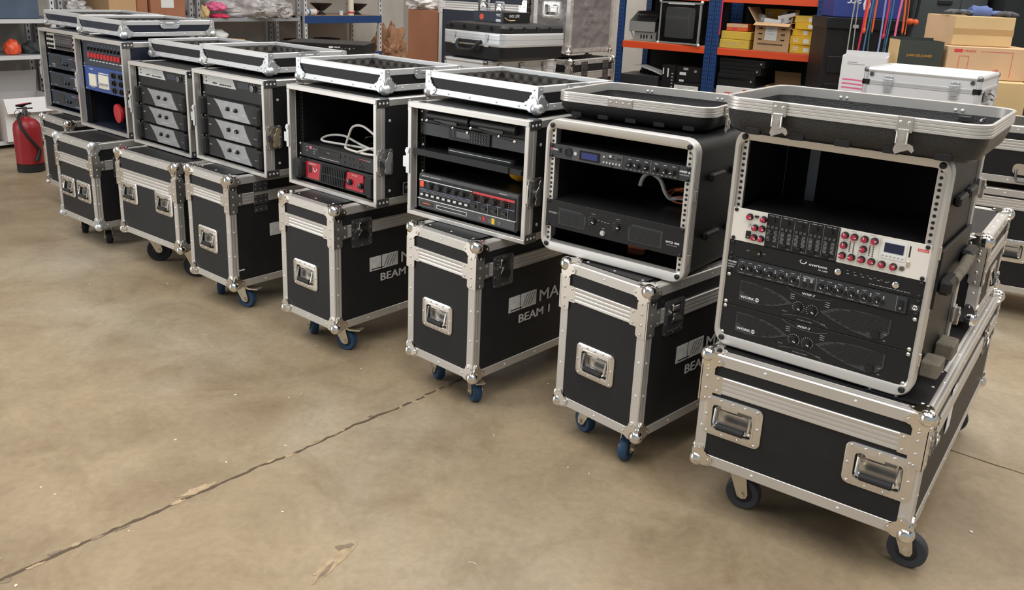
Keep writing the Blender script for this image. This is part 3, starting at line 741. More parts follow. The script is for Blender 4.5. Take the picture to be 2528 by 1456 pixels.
# ---------------------------------------------------------------- rack equipment helpers
def device(name, label, cat, fr, rw, yf, z, H, face='face_black', depth=0.30, group=None, ears=True, body='black', screw='black', nface=True):
    x, y, zz = W(fr, (rw - PW) / 2, yf, z)
    t = thing(name, label, cat, (x, y, zz), fr[2], group)
    ob('chassis', M().bx(.022, 0, .001, PW - .022, depth, H - .0012), body, t)
    if nface: ob('face_panel', M().bx(0, -.003, .0006, PW, 0, H - .0008, .0006), face, t)
    if ears:
        if ('ms', screw) not in SH: SH[('ms', screw)] = M().lathe([(.0052, 0), (.0052, -.002), (.003, -.0042)], (0, 0, 0), (0, 1, 0), 10).mesh('mounting_screw', screw)
        for x in (.0085, PW - .0085):
            for zz in ((.0065, H - .0065) if H > .03 else (H / 2,)): ob('mounting_screw', SH[('ms', screw)], None, t, (x, -.003, zz))
    return t
def plate(t, name, x0, z0, x1, z1, mt, th=.0012, y=-.003, r=0, label=None):
    m = M().prism(rr(x0, z0, x1, z1, r, 3), y - th, y + .0003, 'y') if r else M().bx(x0, y - th, z0, x1, y + .0003, z1)
    return ob(name, m, mt, t, label=label)
def knob(t, x, z, r, mt='black', cap=None, ang=0.0, y=-.003, ln=.014, ptr='white_ink', name='knob'):
    k = ('knob', r, ln, mt)
    if k not in SH: SH[k] = M().lathe([(r * 1.12, 0), (r * 1.1, -ln * .3), (r, -ln * .35), (r * .92, -ln), (r * .6, -ln * 1.02)], (0, 0, 0), (0, 1, 0), 14).mesh('knob', mt)
    o = ob(name, SH[k], None, t, (x, y, z), (0, ang, 0))
    if cap:
        k2 = ('cap', r, ln, cap)
        if k2 not in SH: SH[k2] = M().lathe([(r * .84, -ln * .9), (r * .84, -ln * 1.06), (r * .5, -ln * 1.10)], (0, 0, 0), (0, 1, 0), 12).mesh('knob_cap', cap)
        ob('knob_cap', SH[k2], None, o)
    if ptr:
        k3 = ('ptr', r, ln, ptr)
        if k3 not in SH: SH[k3] = M().bx(-r * .10, -ln * 1.13, r * .15, r * .10, -ln * .96, r * .86).mesh('pointer', ptr)
        ob('pointer', SH[k3], None, o)
    return o
def ticks(t, x, z, r, mt='grey_ink', n=11, y=-.003, l=.0022, w=.0005):
    m = M()
    for i in range(n):
        a = math.radians(-225 + 270 * i / (n - 1)) * -1 - PI / 2 + PI / 2
        a = math.radians(225 - 270 * i / (n - 1)); c, s = math.cos(a), math.sin(a)
        P = [(x + r * c - w * s, z + r * s + w * c), (x + (r + l) * c - w * s, z + (r + l) * s + w * c), (x + (r + l) * c + w * s, z + (r + l) * s - w * c), (x + r * c + w * s, z + r * s - w * c)]
        m.prism(P, y - .0004, y + .0001, 'y')
    ob('dial_scale', m, mt, t, kind='stuff')
def dashes(t, L, mt='grey_ink', y=-.003, h=.0012, name='printed_marks'):
    m = M()
    for x, z, l in L: m.bx(x, y - .0004, z, x + l, y + .0001, z + h)
    ob(name, m, mt, t, kind='stuff')
def emblem(t, x, z, r, mt='white_ink', ink='black', y=-.003):
    e = ob('emblem', M().prism([(x + r * math.cos(i * PI / 8), z + r * math.sin(i * PI / 8)) for i in range(16)], y - .0006, y, 'y'), mt, t)
    text('W', r * 1.0, ink, e, (x, y - .0009, z - r * .5), FRONT, 'CENTER', 1.3, bold=.03)
def in_rack(fr, rw, yf, z): return W(fr, (rw - PW) / 2, yf, z)

# ================================================================= the row, from the camera backwards
T = {1: (0.5312, 2.1283, -0.6187, 0.1644), 2: (0.1625, 2.5333, -0.7858, 0.1171), 3: (-0.3614, 2.8675, -0.728, 0.1171), 4: (-0.9087, 3.2288, -0.698, 0.1171),
     5: (-1.4266, 3.6295, -0.6975, 0.1171), 6: (-1.9435, 4.0863, -0.6564, 0.1542), 7: (-2.4331, 4.4477, -0.6802, 0.1188), 8: (-2.8493, 5.0885, -0.7265, 0.1265)}
R = {1: (0.5615, 2.1811, -0.6459, 0.5003), 2: (0.0913, 2.6448, -0.6478, 0.604), 3: (-0.3802, 3.0066, -0.6643, 0.602), 4: (-0.9116, 3.4003, -0.7004, 0.602),
     5: (-1.4313, 3.7906, -0.691, 0.602), 6: (-1.9272, 4.2729, -0.6819, 0.5665), 7: (-2.4182, 4.7233, -0.6856, 0.559), 8: (-2.9267, 5.3041, -0.6813, 0.548)}
W2, H2, D2 = 0.3343, 0.4821, 0.80
# --- wide trunk in front
t1 = trunk('flight_case', 'wide black flight case with two front handles, nearest the camera at the right', T[1], .5653, 1.12, .3311, (.222, .270), [(.098, .154), (.472, .152)],
           (.050, 'rubber_grey', (0.1, 0.0, 0.3, 0.2), (), (.085, .045, .09, .09), (.12, .15)), hs=1.08)
stack_plate(t1, .40, .045, .545, .30, .3311)
# paper label on its long side
ob('paper_label', M().bx(.5653 + .0005, .30, .16, .5653 + .0020, .36, .285), 'paper', t1, label='white paper label')
latch(t1, (.5653, .08, .246), PI / 2, .8); latch(t1, (.5653, .86, .246), PI / 2, .8)
# --- four alike flight cases
def beam_case(i, label, angs, brakes, closed_latch=False):
    t = trunk('flight_case', label, T[i], W2, D2, H2, (.362, .410), [(.155, .186)], (.041, 'wheel_blue', angs, brakes, None),
              group='narrow flight cases on blue wheels under the racks', latches=((.128, .372),) if not closed_latch else ())
    y0, z0, xw = .170, .203, W2 - .0016
    if not closed_latch:
        lg = ob('logo_block', M().bx(xw - .0005, y0, z0, xw + .0008, y0 + .058, z0 + .056).bx(xw - .0005, y0 + .063, z0, xw + .0008, y0 + .145, z0 + .056), 'stencil', t)
        m = M()
        for k in range(4): m.add([(xw + .0012, y0 + .070 + .014 * k, z0 + .006), (xw + .0012, y0 + .073 + .014 * k, z0 + .006), (xw + .0012, y0 + .098 + .014 * k, z0 + .050), (xw + .0012, y0 + .095 + .014 * k, z0 + .050)], [(0, 1, 2, 3)])
        m.bx(xw + .0006, y0 + .010, z0 + .005, xw + .0012, y0 + .070, z0 + .009)
        ob('logo_lines', m, 'black', lg)
        text('MARK', .044, 'stencil', t, (xw + .0006, y0 + .158, z0 + .004), SIDE, wide=1.25, bold=.012)
        text('BEAM 1', .031, 'stencil', t, (xw + .0006, y0 + .052, z0 - .050), SIDE, wide=1.25, bold=.03)
    else:
        ob('logo_block', M().bx(xw - .0005, y0 + .02, z0, xw + .0008, y0 + .145, z0 + .056), 'stencil', t)
        text('MARK', .044, 'stencil', t, (xw + .0006, y0 + .158, z0 + .004), SIDE, wide=1.25, bold=.012)
        text('BEAM 1', .031, 'stencil', t, (xw + .0006, y0 + .122, z0 - .050), SIDE, wide=1.25, bold=.03)
        h = M().bx(W2, .115, .400, W2 + .003, .185, .452, .001).bx(W2, .115, .352, W2 + .004, .185, .396, .001).bx(W2, .118, .318, W2 + .003, .182, .348, .001)
        for zz in (.440, .420, .388, .366, .330):
            for yy in (.126, .150, .174): h.rivet((W2 + .0035, yy, zz), (1, 0, 0), .004)
        ob('hinge', h, 'dark_steel', t)
        ob('scuff', M().bx(xw - .0005, .030, .075, xw + .0008, .058, .081), 'stencil', t)
    stack_plate(t, .05, .035, W2 - .05, .30, H2)
    return t
beam_case(2, 'narrow black flight case on blue wheels, next to the wide front case', (2.9, -1.3, .3, .2), (0,))
beam_case(3, 'narrow black flight case with stencilled side under the rack with the laptop shelf', (2.7, -.5, .3, .2), (1,))
beam_case(4, 'narrow black flight case with stencilled side under the rack with the red amplifier', (2.7, .35, .3, .2), (1, 0))
beam_case(5, 'narrow black flight case with three-rivet hinge on its side, no butterfly latch', (2.7, .35, .3, .2), (1,), True)
trunk('flight_case', 'medium black flight case on black wheels with two spaced handles high on its front', T[6], .5245, .75, .4095, (.262, .322), [(.105, .212), (.410, .212)], (.060, 'rubber', (.9, .7, .3, .2), (0,), (.12, .08, .09, .09)))
trunk('flight_case', 'black flight case with satin ball corners and two handles side by side', T[7], .4162, .75, .4381, (.300, .350), [(.118, .175), (.292, .175)], (.035, 'rubber', (2.8, 2.6, .3, .2), (1,), (.06, .09, .09, .09)), ball='ball_sat', mt='alu', latches=((.15, .31),))
trunk('flight_case', 'farthest black flight case of the row, behind the fire extinguisher', T[8], .3819, .75, .4194, (.300, .350), [], (.04, 'rubber', (.9, .5, .3, .2), (), None))
# --- racks
plastic_rack('rack_case', 'tall moulded plastic rack with aluminium frame, nearest the camera', R[1], .512, .591, .39, 12, .029, True)
plastic_rack('rack_case', 'low moulded plastic rack with aluminium frame and loose cables inside', R[2], .512, .4212, .42, 8, .033)
ply_rack('rack_case', 'plywood rack with laptop shelf and mixer amplifier', R[3], .402, 8, .023, 'plate')
ply_rack('rack_case', 'half empty plywood rack with grey cable coil and red amplifier', R[4], .396, 8, .020, 'plate_grey', plate_text=True)
ply_rack('rack_case', 'plywood rack of three silver-faced amplifiers, the nearer of two', R[5], .397, 8, .021, 'brass_zinc')
ply_rack('rack_case', 'plywood rack of three silver-faced amplifiers, the farther of two', R[6], .401, 8, .022, 'plate_grey')
ply_rack('rack_case', 'plywood rack with red rocker switches and blue power panel', R[7], .486, 10, .021, 'brass_zinc', panel='laminate_blue')
ply_rack('rack_case', 'farthest plywood rack with small mixer on top of dark amplifiers', R[8], .487, 10, .021, 'plate_grey', panel='laminate_blue')
# --- lids lying upside down on the racks
def lid_fr(x, y, a, z): return (x, y, a, z + .0150)
G_ = 'foam lined lids lying upside down on the plywood racks'
ply_lid('case_lid', 'foam lined case lid lying on the rack with the laptop shelf', lid_fr(-.335, 3.138, -.73, 1.004), group=G_)
ply_lid('case_lid', 'foam lined case lid lying on the half empty rack with the cable coil', lid_fr(-.897, 3.497, -.70, .998), group=G_)
ply_lid('case_lid', 'foam lined case lid lying on the nearer rack of silver-faced amplifiers', lid_fr(-1.44, 3.925, -.71, .999), group=G_)
ply_lid('case_lid', 'foam lined case lid lying on the farther rack of silver-faced amplifiers', lid_fr(-1.899, 4.464, -.69, .968), group=G_)
ply_lid('case_lid', 'foam lined case lid lying on the rack with the red rocker switches', lid_fr(-2.472, 4.890, -.71, 1.045), d=.52, group=G_, panel='laminate_blue')
ply_lid('case_lid', 'foam lined case lid lying on the farthest rack', lid_fr(-2.99, 5.505, -.70, 1.035), d=.50, group=G_, panel='laminate_blue')
tl_ = [(.13, .385, 0), (.30, .385, 0), (.46, .385, 0), (.06, .30, PI / 2)]
tub_lid('case_lid', 'plastic case lid with two front latches lying on the tall rack', (.496, 2.110, -.628, 1.0905), .591, .415, .088, latches=2, slope=.017, tabs=[(.12, .035, PI), (.25, .035, PI), (.38, .035, PI), (.49, .035, PI), (.48, .395, 0), (.53, .35, -PI / 2)])
tub_lid('case_lid', 'plastic case lid with riveted rim plate lying on the low plastic rack', (.115, 2.706, -.56, 1.0265), .515, .39, .076, mt='plastic_black', latches=1, slope=.018, plate=True, tabs=[(.16, .032, PI), (.27, .032, PI), (.38, .032, PI)])
# --- tall plastic rack: side handle, rubber feet
def frame_obj(fr): return fr
r1 = [o for o in COL.objects if o.get('label', '').startswith('tall moulded')][0]
w_ = .512
ob('handle_plate', M().bx(w_ - .002, .03, .225, w_ + .006, .36, .37, .002), 'plastic_black', r1)
hd = ob('side_handle', M().bx(w_ + .004, .035, .262, w_ + .036, .125, .30, .008), 'black', r1); ob('side_handle', M().bx(w_ + .004, .255, .285, w_ + .036, .345, .323, .008), 'black', r1)
ob('grip', M().tube([(w_ + .026, .10, .285), (w_ + .028, .19, .295), (w_ + .026, .28, .305)], .014, 12), 'rubber_foot', hd)
ob('rubber_foot', M().bx(w_ - .004, .055, .045, w_ + .040, .125, .085, .004), 'rubber_foot', r1)
ob('rubber_foot', M().bx(w_ - .004, .215, .040, w_ + .040, .290, .082, .004), 'rubber_foot', r1)
for zz in (.12, .47):
    ob('rear_latch', M().bx(w_ - .001, .350, zz - .022, w_ + .006, .385, zz + .022, .001).bx(w_ + .004, .362, zz - .03, w_ + .016, .378, zz + .018, .001).cyl((w_ + .004, .37, zz), (w_ + .018, .37, zz), .008, 10), 'plate', r1)
# rail strip seen far inside
ob('inner_rail', M().bx(.080, .352, .29, .108, .356, .575, 0), 'shelf_grey', r1)
# --- devices in the tall plastic rack
Y1 = .0085
f1 = R[1]
for k, (z, wh) in enumerate(((.029, 'lower'), (.118, 'upper'))):
    t = device('power_amplifier', f'{wh} of two black power amplifiers with leaf-shaped grilles in the tall rack', 'amplifier', f1, w_, Y1, z, .0889, group='leaf-grille amplifiers', screw='plate')
    LP = [(.043, .073), (.08, .0735), (.12, .069), (.16, .058), (.187, .044), (.15, .029), (.12, .021), (.08, .017), (.043, .020)]
    RP = [(.255, .043), (.29, .060), (.325, .067), (.36, .0695), (.425, .066), (.425, .030), (.41, .014), (.385, .008), (.34, .014), (.29, .028)]
    for P, s in ((LP, 0), (RP, 1)):
        g = ob('grille', M().prism(P, -.0044, -.0028, 'y'), 'grille_grey', t)
        for i in range(9):
            z0 = .024 + i * .0056 if not s else .020 + i * .0056
            xs = []
            for a, b in zip(P, P[1:] + P[:1]):
                if (a[1] - z0) * (b[1] - z0) < 0: xs.append(a[0] + (b[0] - a[0]) * (z0 - a[1]) / (b[1] - a[1]))
            if len(xs) >= 2:
                x0, x1 = min(xs), max(xs)
                if not s: x0 += .002; x1 -= .014; x0 += max(0, (.046 - z0) * 2.2)
                else: x1 -= .004; x0 += .014; x1 -= max(0, (.036 - z0) * 2.5)
                if x1 - x0 > .02: ob('grille_slat', M().bx(x0, -.0058, z0 - .0011, x1, -.0042, z0 + .0014), 'black', g)
    text('WORK', .0068, 'white_ink', t, (.048, -.0062, .0265), FRONT, wide=1.25, bold=.035); emblem(t, .0935, .0300, .0055, y=-.0056)
    text('WXP-7', .0058, 'white_ink', t, (.2225, -.0034, .0755), FRONT, 'CENTER', 1.3, bold=.03)
    for x in (.2015, .2365):
        knob(t, x, .039, .0095, 'black', ptr='white_ink', ang=2.0, ln=.010); ticks(t, x, .039, .0135, 'white_ink', 13)
    for q, (x, z) in enumerate(((.178, .058), (.266, .058))):
        dashes(t, [(x, z + .0055 * i, .011) for i in range(3)], 'grey_ink')
    text('CH A', .0032, 'grey_ink', t, (.162, -.0034, .019), FRONT, wide=1.1); text('CH B', .0032, 'grey_ink', t, (.262, -.0034, .009), FRONT, wide=1.1)
    text('Professional Amplifier', .0028, 'grey_ink', t, (.2225, -.0034, .006), FRONT, 'CENTER', 1.1)
    for pts in ([(.165, .086), (.195, .0745), (.2225, .071), (.25, .0715), (.283, .080)], [(.165, .009), (.19, .0145), (.2225, .0165), (.255, .013), (.28, .004)]):
        n_ = len(pts); ob('printed_arc', M().tube([(.165 + .118 * q / 16, -.0033, sum(b * math.prod((.165 + .118 * q / 16 - c) / (a - c) for c, _ in pts if c != a) for a, b in pts)) for q in range(17)], .0006, 6), 'face_lgrey', t)
    knob(t, .394, .021, .011, 'black', ptr=None, ln=.006); text('POWER', .003, 'grey_ink', t, (.355, -.0050, .018)); dashes(t, [(.413, .026, .006), (.413, .010, .006)], 'grey_ink', y=-.0042)
t = device('compressor_unit', 'one-unit dark grey dynamics processor with a row of knobs above the leaf-grille amplifiers', 'compressor', f1, w_, Y1, .2068, U, depth=.2)
plate(t, 'raised_panel', .030, .002, .452, .0425, 'face_grey', .004, r=.002)
text('WORK', .005, 'white_ink', t, (.0015, -.0034, .027), wide=1.1, bold=.03); text('WCR 2X', .004, 'white_ink', t, (.0015, -.0034, .020), wide=1.0); dashes(t, [(.0015, .016, .018), (.0015, .0135, .018)], 'grey_ink')
kx = [.043, .064, .090, .118, .148, .178]
for off in (0, .207):
    for j, x in enumerate(kx):
        xx = x + off
        knob(t, xx, .021, .0072, 'black', ptr='white_ink', ang=(2.2, -.5, -.6, 2.2, 2.0, 2.4)[j], y=-.007, ln=.010)
        ticks(t, xx, .021, .0095, 'grey_ink', 9, y=-.007, l=.0015); dashes(t, [(xx - .006, .0355, .011), (xx - .007, .0055, .014)], 'grey_ink', y=-.007)
        if j > 0: plate(t, 'push_switch', xx + .0105, .012, xx + .0170, .020, 'black', .003, y=-.007); dashes(t, [(xx + .0125, .0255 + .003 * q, .0035) for q in range(3)], 'white_ink', y=-.007)
for x in (.205, .222):
    plate(t, 'push_switch', x, .010, x + .009, .020, 'black', .003, y=-.007); dashes(t, [(x + .001, .024 + .003 * q, .006) for q in range(3)], 'white_ink', y=-.007)
dashes(t, [(.203, .0355, .030), (.203, .032, .030)], 'grey_ink', y=-.007)
b = plate(t, 'power_switch', .434, .008, .445, .032, 'black', .004, y=-.007); text('O', .005, 'white_ink', b, (.4395, -.0115, .012), align='CENTER')
ob('panel_divider', M().bx(.196, -.0076, .004, .1966, -.007, .041).bx(.238, -.0076, .004, .2386, -.007, .041).bx(.429, -.0076, .004, .4296, -.007, .041), 'grey_ink', t)
pl = plate(t, 'badge', .459, .014, .4815, .030, 'face_grey', .0012, r=.001); emblem(t, .470, .022, .0062, y=-.0043)
t = device('rack_controller', 'slim black unit with two round bright screws, below the white mixer', 'controller', f1, w_, Y1, .2513, U, depth=.3)
text('OFF', .0032, 'grey_ink', t, (.048, -.0034, .022)); b = plate(t, 'power_switch', .062, .014, .086, .030, 'black_gloss', .003, r=.002); text('O', .005, 'white_ink', b, (.0825, -.0065, .0195), align='CENTER'); text('ON', .0032, 'grey_ink', t, (.092, -.0034, .022))
ob('horned_mark', M().tube([(.193, -.0036, .031), (.189, -.0036, .027), (.192, -.0036, .023), (.200, -.0036, .022), (.205, -.0036, .0245), (.207, -.0036, .028), (.203, -.0036, .027)], .0010, 6), 'white_ink', t)
text('overtone', .0072, 'white_ink', t, (.212, -.0034, .021), wide=1.2, bold=.02); text('PS-1000', .0042, 'white_ink', t, (.236, -.0034, .0125), wide=1.2, shear=.2)
for x in (.285, .420): ob('round_screw', M().lathe([(.008, 0), (.008, -.003), (.005, -.005)], (x, -.003, .0215), (0, 1, 0), 16), 'chrome', t)
dashes(t, [(.305 + .016 * i, .030 - .001 * i, .004) for i in range(7)] + [(.305 + .018 * i, .022, .006) for i in range(6)] + [(.36 + .008 * i, .009, .006) for i in range(12)], 'grey_ink')
# white front mixer
t = device('rack_mixer', 'white and black two-unit rack mixer with red-capped knobs and blue display', 'mixer', f1, w_, Y1 - .001, .2958, .0889, face='face_white', depth=.22)
HM = .0889
plate(t, 'fader_panel', .093, .001, .276, HM - .001, 'face_black', .0015)
KL = [(.052, .072), (.092 - .012, .070), (.064, .046), (.083, .047), (.064, .021), (.083, .022)]
KL = [(.047, .070), (.084, .070), (.064, .044), (.083, .045), (.064, .018), (.083, .018)]
for x, z in KL: knob(t, x, z, .0080, 'black', 'red_knob', ang=random.uniform(-2, 2), ln=.011)
plate(t, 'slide_switch', .060, .0715, .070, .0765, 'black', .004, r=.001); plate(t, 'push_switch', .045, .046, .051, .052, 'plate_grey', .004)
b = plate(t, 'power_switch', .042, .012, .054, .032, 'black', .004, r=.001); text('O', .004, 'white_ink', b, (.048, -.0075, .015), align='CENTER')
for i in range(5):
    x0 = .0945 + i * .0362
    dashes(t, [(x0 + .004, .083, .012), (x0 + .020, .083, .008)], 'grey_ink', y=-.0045)
    ob('column_line', M().bx(x0 + .0338, -.0049, .004, x0 + .0342, -.0044, .086), 'grey_ink', t)
    ob('selector_knob', M().lathe([(.005, 0), (.004, -.006)], (x0 + .016, -.0045, .073), (0, 1, 0), 10), 'black', t)
    for j in range(3): plate(t, 'button', x0 + .002 + j * .0105, .052, x0 + .009 + j * .0105, .0585, 'face_lgrey', .005, y=-.0045, r=.001)
    dashes(t, [(x0 + .0015 + (.018 if c else 0), .018 + .0034 * q, .0085) for q in range(9) for c in (0, 1)], 'grey_ink', y=-.0045, h=.0008)
    ob('fader_slot', M().bx(x0 + .0132, -.0050, .010, x0 + .0150, -.0044, .050), 'black_gloss', t)
    zf = (.036, .014, .014, .014, .014)[i]
    ob('fader', M().bx(x0 + .008, -.012, zf - .003, x0 + .020, -.005, zf + .003, .001), 'black', t); text('CH %d' % (i + 1), .003, 'grey_ink', t, (x0 + .020, -.0049, .004))
for x, z in ((.289, .072), (.311, .072), (.289, .047), (.289, .021), (.311, .021), (.335, .072), (.358, .072), (.335, .047), (.335, .021), (.358, .021), (.382, .020), (.408, .020)):
    knob(t, x, z, .0080, 'black', 'red_knob', ang=random.uniform(-2, 2), ln=.011); dashes(t, [(x - .004, z - .0135, .003), (x + .003, z - .0125, .004)], 'grey_ink')
for x in (.303, .312, .349, .357):
    m = M(); m2 = M()
    for q in range(7): (m2 if q == 6 else m).lathe([(.0016, 0), (.0014, -.001)], (x, -.003, .034 + .0042 * q), (0, 1, 0), 8)
    ob('level_lights', m, 'card_green', t); ob('peak_light', m2, 'red', t)
dashes(t, [(.300, .084, .014), (.345, .084, .014)], 'grey_ink')
ob('section_line', M().bx(.3245, -.0034, .006, .3249, -.0029, .084).bx(.3705, -.0034, .006, .3709, -.0029, .084), 'grey_ink', t)
p = plate(t, 'player_panel', .376, .036, .431, .082, 'paper', .0012, r=.004)
ob('display', M().bx(.3815, -.0056, .052, .425, -.0040, .0745), 'lcd', p)
for i in range(6): ob('player_button', M().lathe([(.0024, 0), (.002, -.002)], (.380 + .0088 * i, -.0042, .043), (0, 1, 0), 8), 'plate_grey', p)
ob('card_slot', M().bx(.4365, -.0036, .050, .4395, -.0029, .077), 'black', t); ob('usb_socket', M().bx(.4345, -.006, .026, .4415, -.003, .040, .001), 'zinc', t)
ob('jack_socket', M().lathe([(.0058, 0), (.0058, -.002), (.003, -.002), (.003, -.0005)], (.427, -.003, .020), (0, 1, 0), 14), 'dark_steel', t)
b = ob('red_badge', M().bx(.454, -.0036, .069, .478, -.0029, .0755), 'red_ink', t); text('FonEstar', .004, 'white_ink', b, (.466, -.0038, .0705), align='CENTER')
# --- devices in the low plastic rack
f2 = R[2]; z2 = .033
t = device('media_player', 'one-unit grey media player with blue display in the low plastic rack', 'media player', f2, .512, Y1, z2 + 6 * U, U, depth=.2, face='face_grey')
text('MARK', .0055, 'white_ink', t, (.0125, -.0034, .0235), wide=.95, bold=.03); ob('red_mark', M().bx(.0045, -.0036, .0235, .0115, -.003, .029), 'red_ink', t)
plate(t, 'power_switch', .034, .019, .042, .033, 'black', .003)
ob('combo_socket', M().lathe([(.013, 0), (.013, -.003), (.0105, -.003), (.0105, -.001)], (.071, -.003, .024), (0, 1, 0), 18), 'black', t)
p = plate(t, 'player_panel', .086, .003, .263, .0415, 'face_lgrey', .001)
ob('jack_socket', M().lathe([(.0055, 0), (.0055, -.002), (.003, -.002), (.003, -.0005)], (.097, -.004, .024), (0, 1, 0), 14), 'plate_grey', t)
d = ob('display', M().bx(.112, -.0056, .008, .184, -.0038, .037), 'black_gloss', p); ob('display_window', M().bx(.120, -.0062, .013, .176, -.0056, .032), 'lcd_glow', d)
for x, z in ((.199, .030), (.199, .014), (.210, .014), (.221, .014), (.232, .014), (.243, .014), (.254, .014)): ob('player_button', M().lathe([(.0034, 0), (.003, -.003)], (x, -.004, z), (0, 1, 0), 10), 'plate_grey', t)
ob('card_slot', M().bx(.212, -.0046, .026, .236, -.0039, .029), 'black', t); ob('card_reader', M().bx(.217, -.0052, .031, .225, -.0039, .038), 'plate_grey', t); ob('usb_socket', M().bx(.244, -.005, .026, .257, -.0039, .032), 'black', t)
ob('round_screw', M().lathe([(.003, 0), (.002, -.002)], (.228, -.004, .036), (0, 1, 0), 8).lathe([(.003, 0), (.002, -.002)], (.228, -.004, .006), (0, 1, 0), 8), 'black', t)
pk = plate(t, 'knob_panel', .268, .003, .445, .0415, 'face_grey', .0018, r=.002)
for i in range(6):
    x = .286 + .0275 * i + (.006 if i > 2 else 0)
    knob(t, x, .021, .0085, 'black', ang=(1.5, .9, 1.6, -.3, 2.2, 1.9)[i] * (1, -1)[i % 2 == 1], y=-.0048, ln=.012); dashes(t, [(x - .005, .036, .010), (x - .010, .0065, .005), (x + .004, .0065, .005)], 'white_ink', y=-.0048)
ob('panel_divider', M().bx(.3565, -.0052, .005, .357, -.0047, .040), 'grey_ink', t)
text('MMP 8', .0068, 'white_ink', t, (.4475, -.0034, .024), wide=1.2, bold=.03); text('MEDIA PLAYER', .0032, 'white_ink', t, (.4475, -.0034, .017), wide=1.0)
t = device('power_amplifier', 'black power amplifier with two dials in the low plastic rack', 'amplifier', f2, .512, Y1, z2 + U, 2 * U, depth=.34)
text('WORK', .0060, 'grey_ink', t, (.009, -.0034, .044), wide=1.2, bold=.03); emblem(t, .0500, .0475, .0042, 'grey_ink')
for x0, x1, sgn in ((.048, .150, 1), (.300, .415, -1)):
    P = [(x0, .014), (x1 - (0 if sgn < 0 else .004), .014), (x1, .034), (x1, .055), (x1 - (.020 if sgn > 0 else 0), .066), (x0 + (.016 if sgn < 0 else 0), .068), (x0, .056)]
    g = ob('grille', M().prism(P, -.0038, -.0028, 'y'), 'face_grey', t)
    for i in range(7): ob('grille_slat', M().bx(x0 + .006, -.0048, .019 + .0062 * i, x1 - .008, -.0037, .0218 + .0062 * i), 'black', g)
for x, a in ((.175, 2.0), (.262, 1.8)):
    knob(t, x, .048, .011, 'black', ang=a, ln=.010); ticks(t, x, .048, .0155, 'grey_ink', 12)
dashes(t, [(.193, .054, .004), (.204, .053, .008), (.216, .052, .006), (.226, .051, .008), (.168, .070, .014), (.255, .070, .014)], 'grey_ink')
knob(t, .213, .018, .0075, 'plate_grey', ptr=None, ln=.006, name='power_button'); dashes(t, [(.209, .032, .010)], 'grey_ink')
text('WCE 400', .0062, 'white_ink', t, (.425, -.0034, .036), wide=1.25, bold=.03); text('Power Amplifier', .0036, 'grey_ink', t, (.429, -.0034, .029), wide=1.0)
# loose things in the low rack
def cable(name, label, pts, r, mt, fr, cat='cable', group=None):
    P = []
    n = len(pts)
    for i in range(n - 1):
        p0, p1, p2, p3 = (Vector(pts[max(0, min(n - 1, i + k))]) for k in (-1, 0, 1, 2))
        for q in range(6):
            s = q / 6; P.append(0.5 * ((2 * p1) + (p2 - p0) * s + (2 * p0 - 5 * p1 + 4 * p2 - p3) * s * s + (3 * p1 - p0 - 3 * p2 + p3) * s ** 3))
    P.append(Vector(pts[-1]))
    o = ob(name, M().tube(P, r, 8), mt, None, (fr[0], fr[1], fr[3]), (0, 0, fr[2])); tag(o, label, cat, group); return o
zb = z2 + 3 * U
cable('power_cable', 'thick white cable looping inside the low plastic rack', [(.235, .20, .215), (.245, .20, .245), (.265, .21, .258), (.295, .22, .240), (.315, .22, .205), (.33, .23, .185), (.36, .24, .190), (.40, .25, .186), (.43, .28, .180)], .0065, 'cable_white', f2)
for k in range(3):
    c = [(.36 + .055 * math.cos(a) + .01 * k, .26 + .03 * math.sin(a), zb + .028 + .012 * k + .018 * math.sin(a * 1.0 + k)) for a in [i * PI / 4 for i in range(14)]]
    cable('speaker_cable', ('lowest', 'middle', 'topmost')[k] + ' turn of coiled orange speaker cable inside the low plastic rack', c, .0026, 'cable_orange', f2, group='orange cable turns')
cable('speaker_cable', 'orange cable strand hanging down inside the low plastic rack', [(.425, .18, .262), (.42, .18, .225), (.405, .19, .195), (.39, .20, .178)], .0022, 'cable_orange', f2)
cd = ob('disc', M().lathe([(.075, 0), (.075, .0016), (.012, .0016)], (0, 0, 0), (0, 0, 1), 28), 'black_gloss', None, in_rack(f2, .512, .12, .037)[:2] + (f2[3] + .0145,)); cd.location = W(f2, .23, .12, .0145); tag(cd, 'shiny black disc lying in the bottom of the low plastic rack', 'disc')
rs = ob('fold_box', M().bx(-.03, -.02, 0, .03, .02, .02, .002), 'cable_orange', None, W(f2, .255, .19, .0145), (0, 0, f2[2] + .2)); tag(rs, 'small orange-red packet at the back of the low plastic rack', 'packet')
# --- plywood rack with laptop shelf
YP = .034
f3 = R[3]; w3 = .535; zq = .023
t = device('antenna_panel', 'black rack panel with two tube-shaped antenna holders at the top of the laptop rack', 'rack panel', f3, w3, YP, zq + 7 * U, U, depth=.02, screw='chrome')
for x0 in (.050, .252):
    h = ob('antenna_tube', M().cyl((x0, -.012, .028), (x0 + .185, -.012, .028), .0155, 18).cyl((x0 + .183, -.012, .028), (x0 + .192, -.012, .028), .0168, 18), 'face_black', t)
    ob('tube_slot', M().prism(rr(x0 + .040, .012, x0 + .145, .022, .004), -.029, -.020, 'y'), 'black_gloss', h)
    ob('antenna', M().tube([(x0 + .012, -.034, .014), (x0 + .05, -.034, .012), (x0 + .135, -.036, .004), (x0 + .20, -.038, -.003)], .0030, 8), 'black', h)
    ob('antenna_joint', M().sph((x0 + .012, -.034, .014), .0062, 10, 8).sph((x0 + .135, -.036, .004), .0050, 10, 8).sph((x0 + .203, -.038, -.003), .0062, 10, 8), 'chrome', h)
t = device('disc_player', 'slim black player with keypad between two blank panels, above the laptop', 'player', f3, w3, YP, zq + 6 * U, U, depth=.02, face='face_grey')
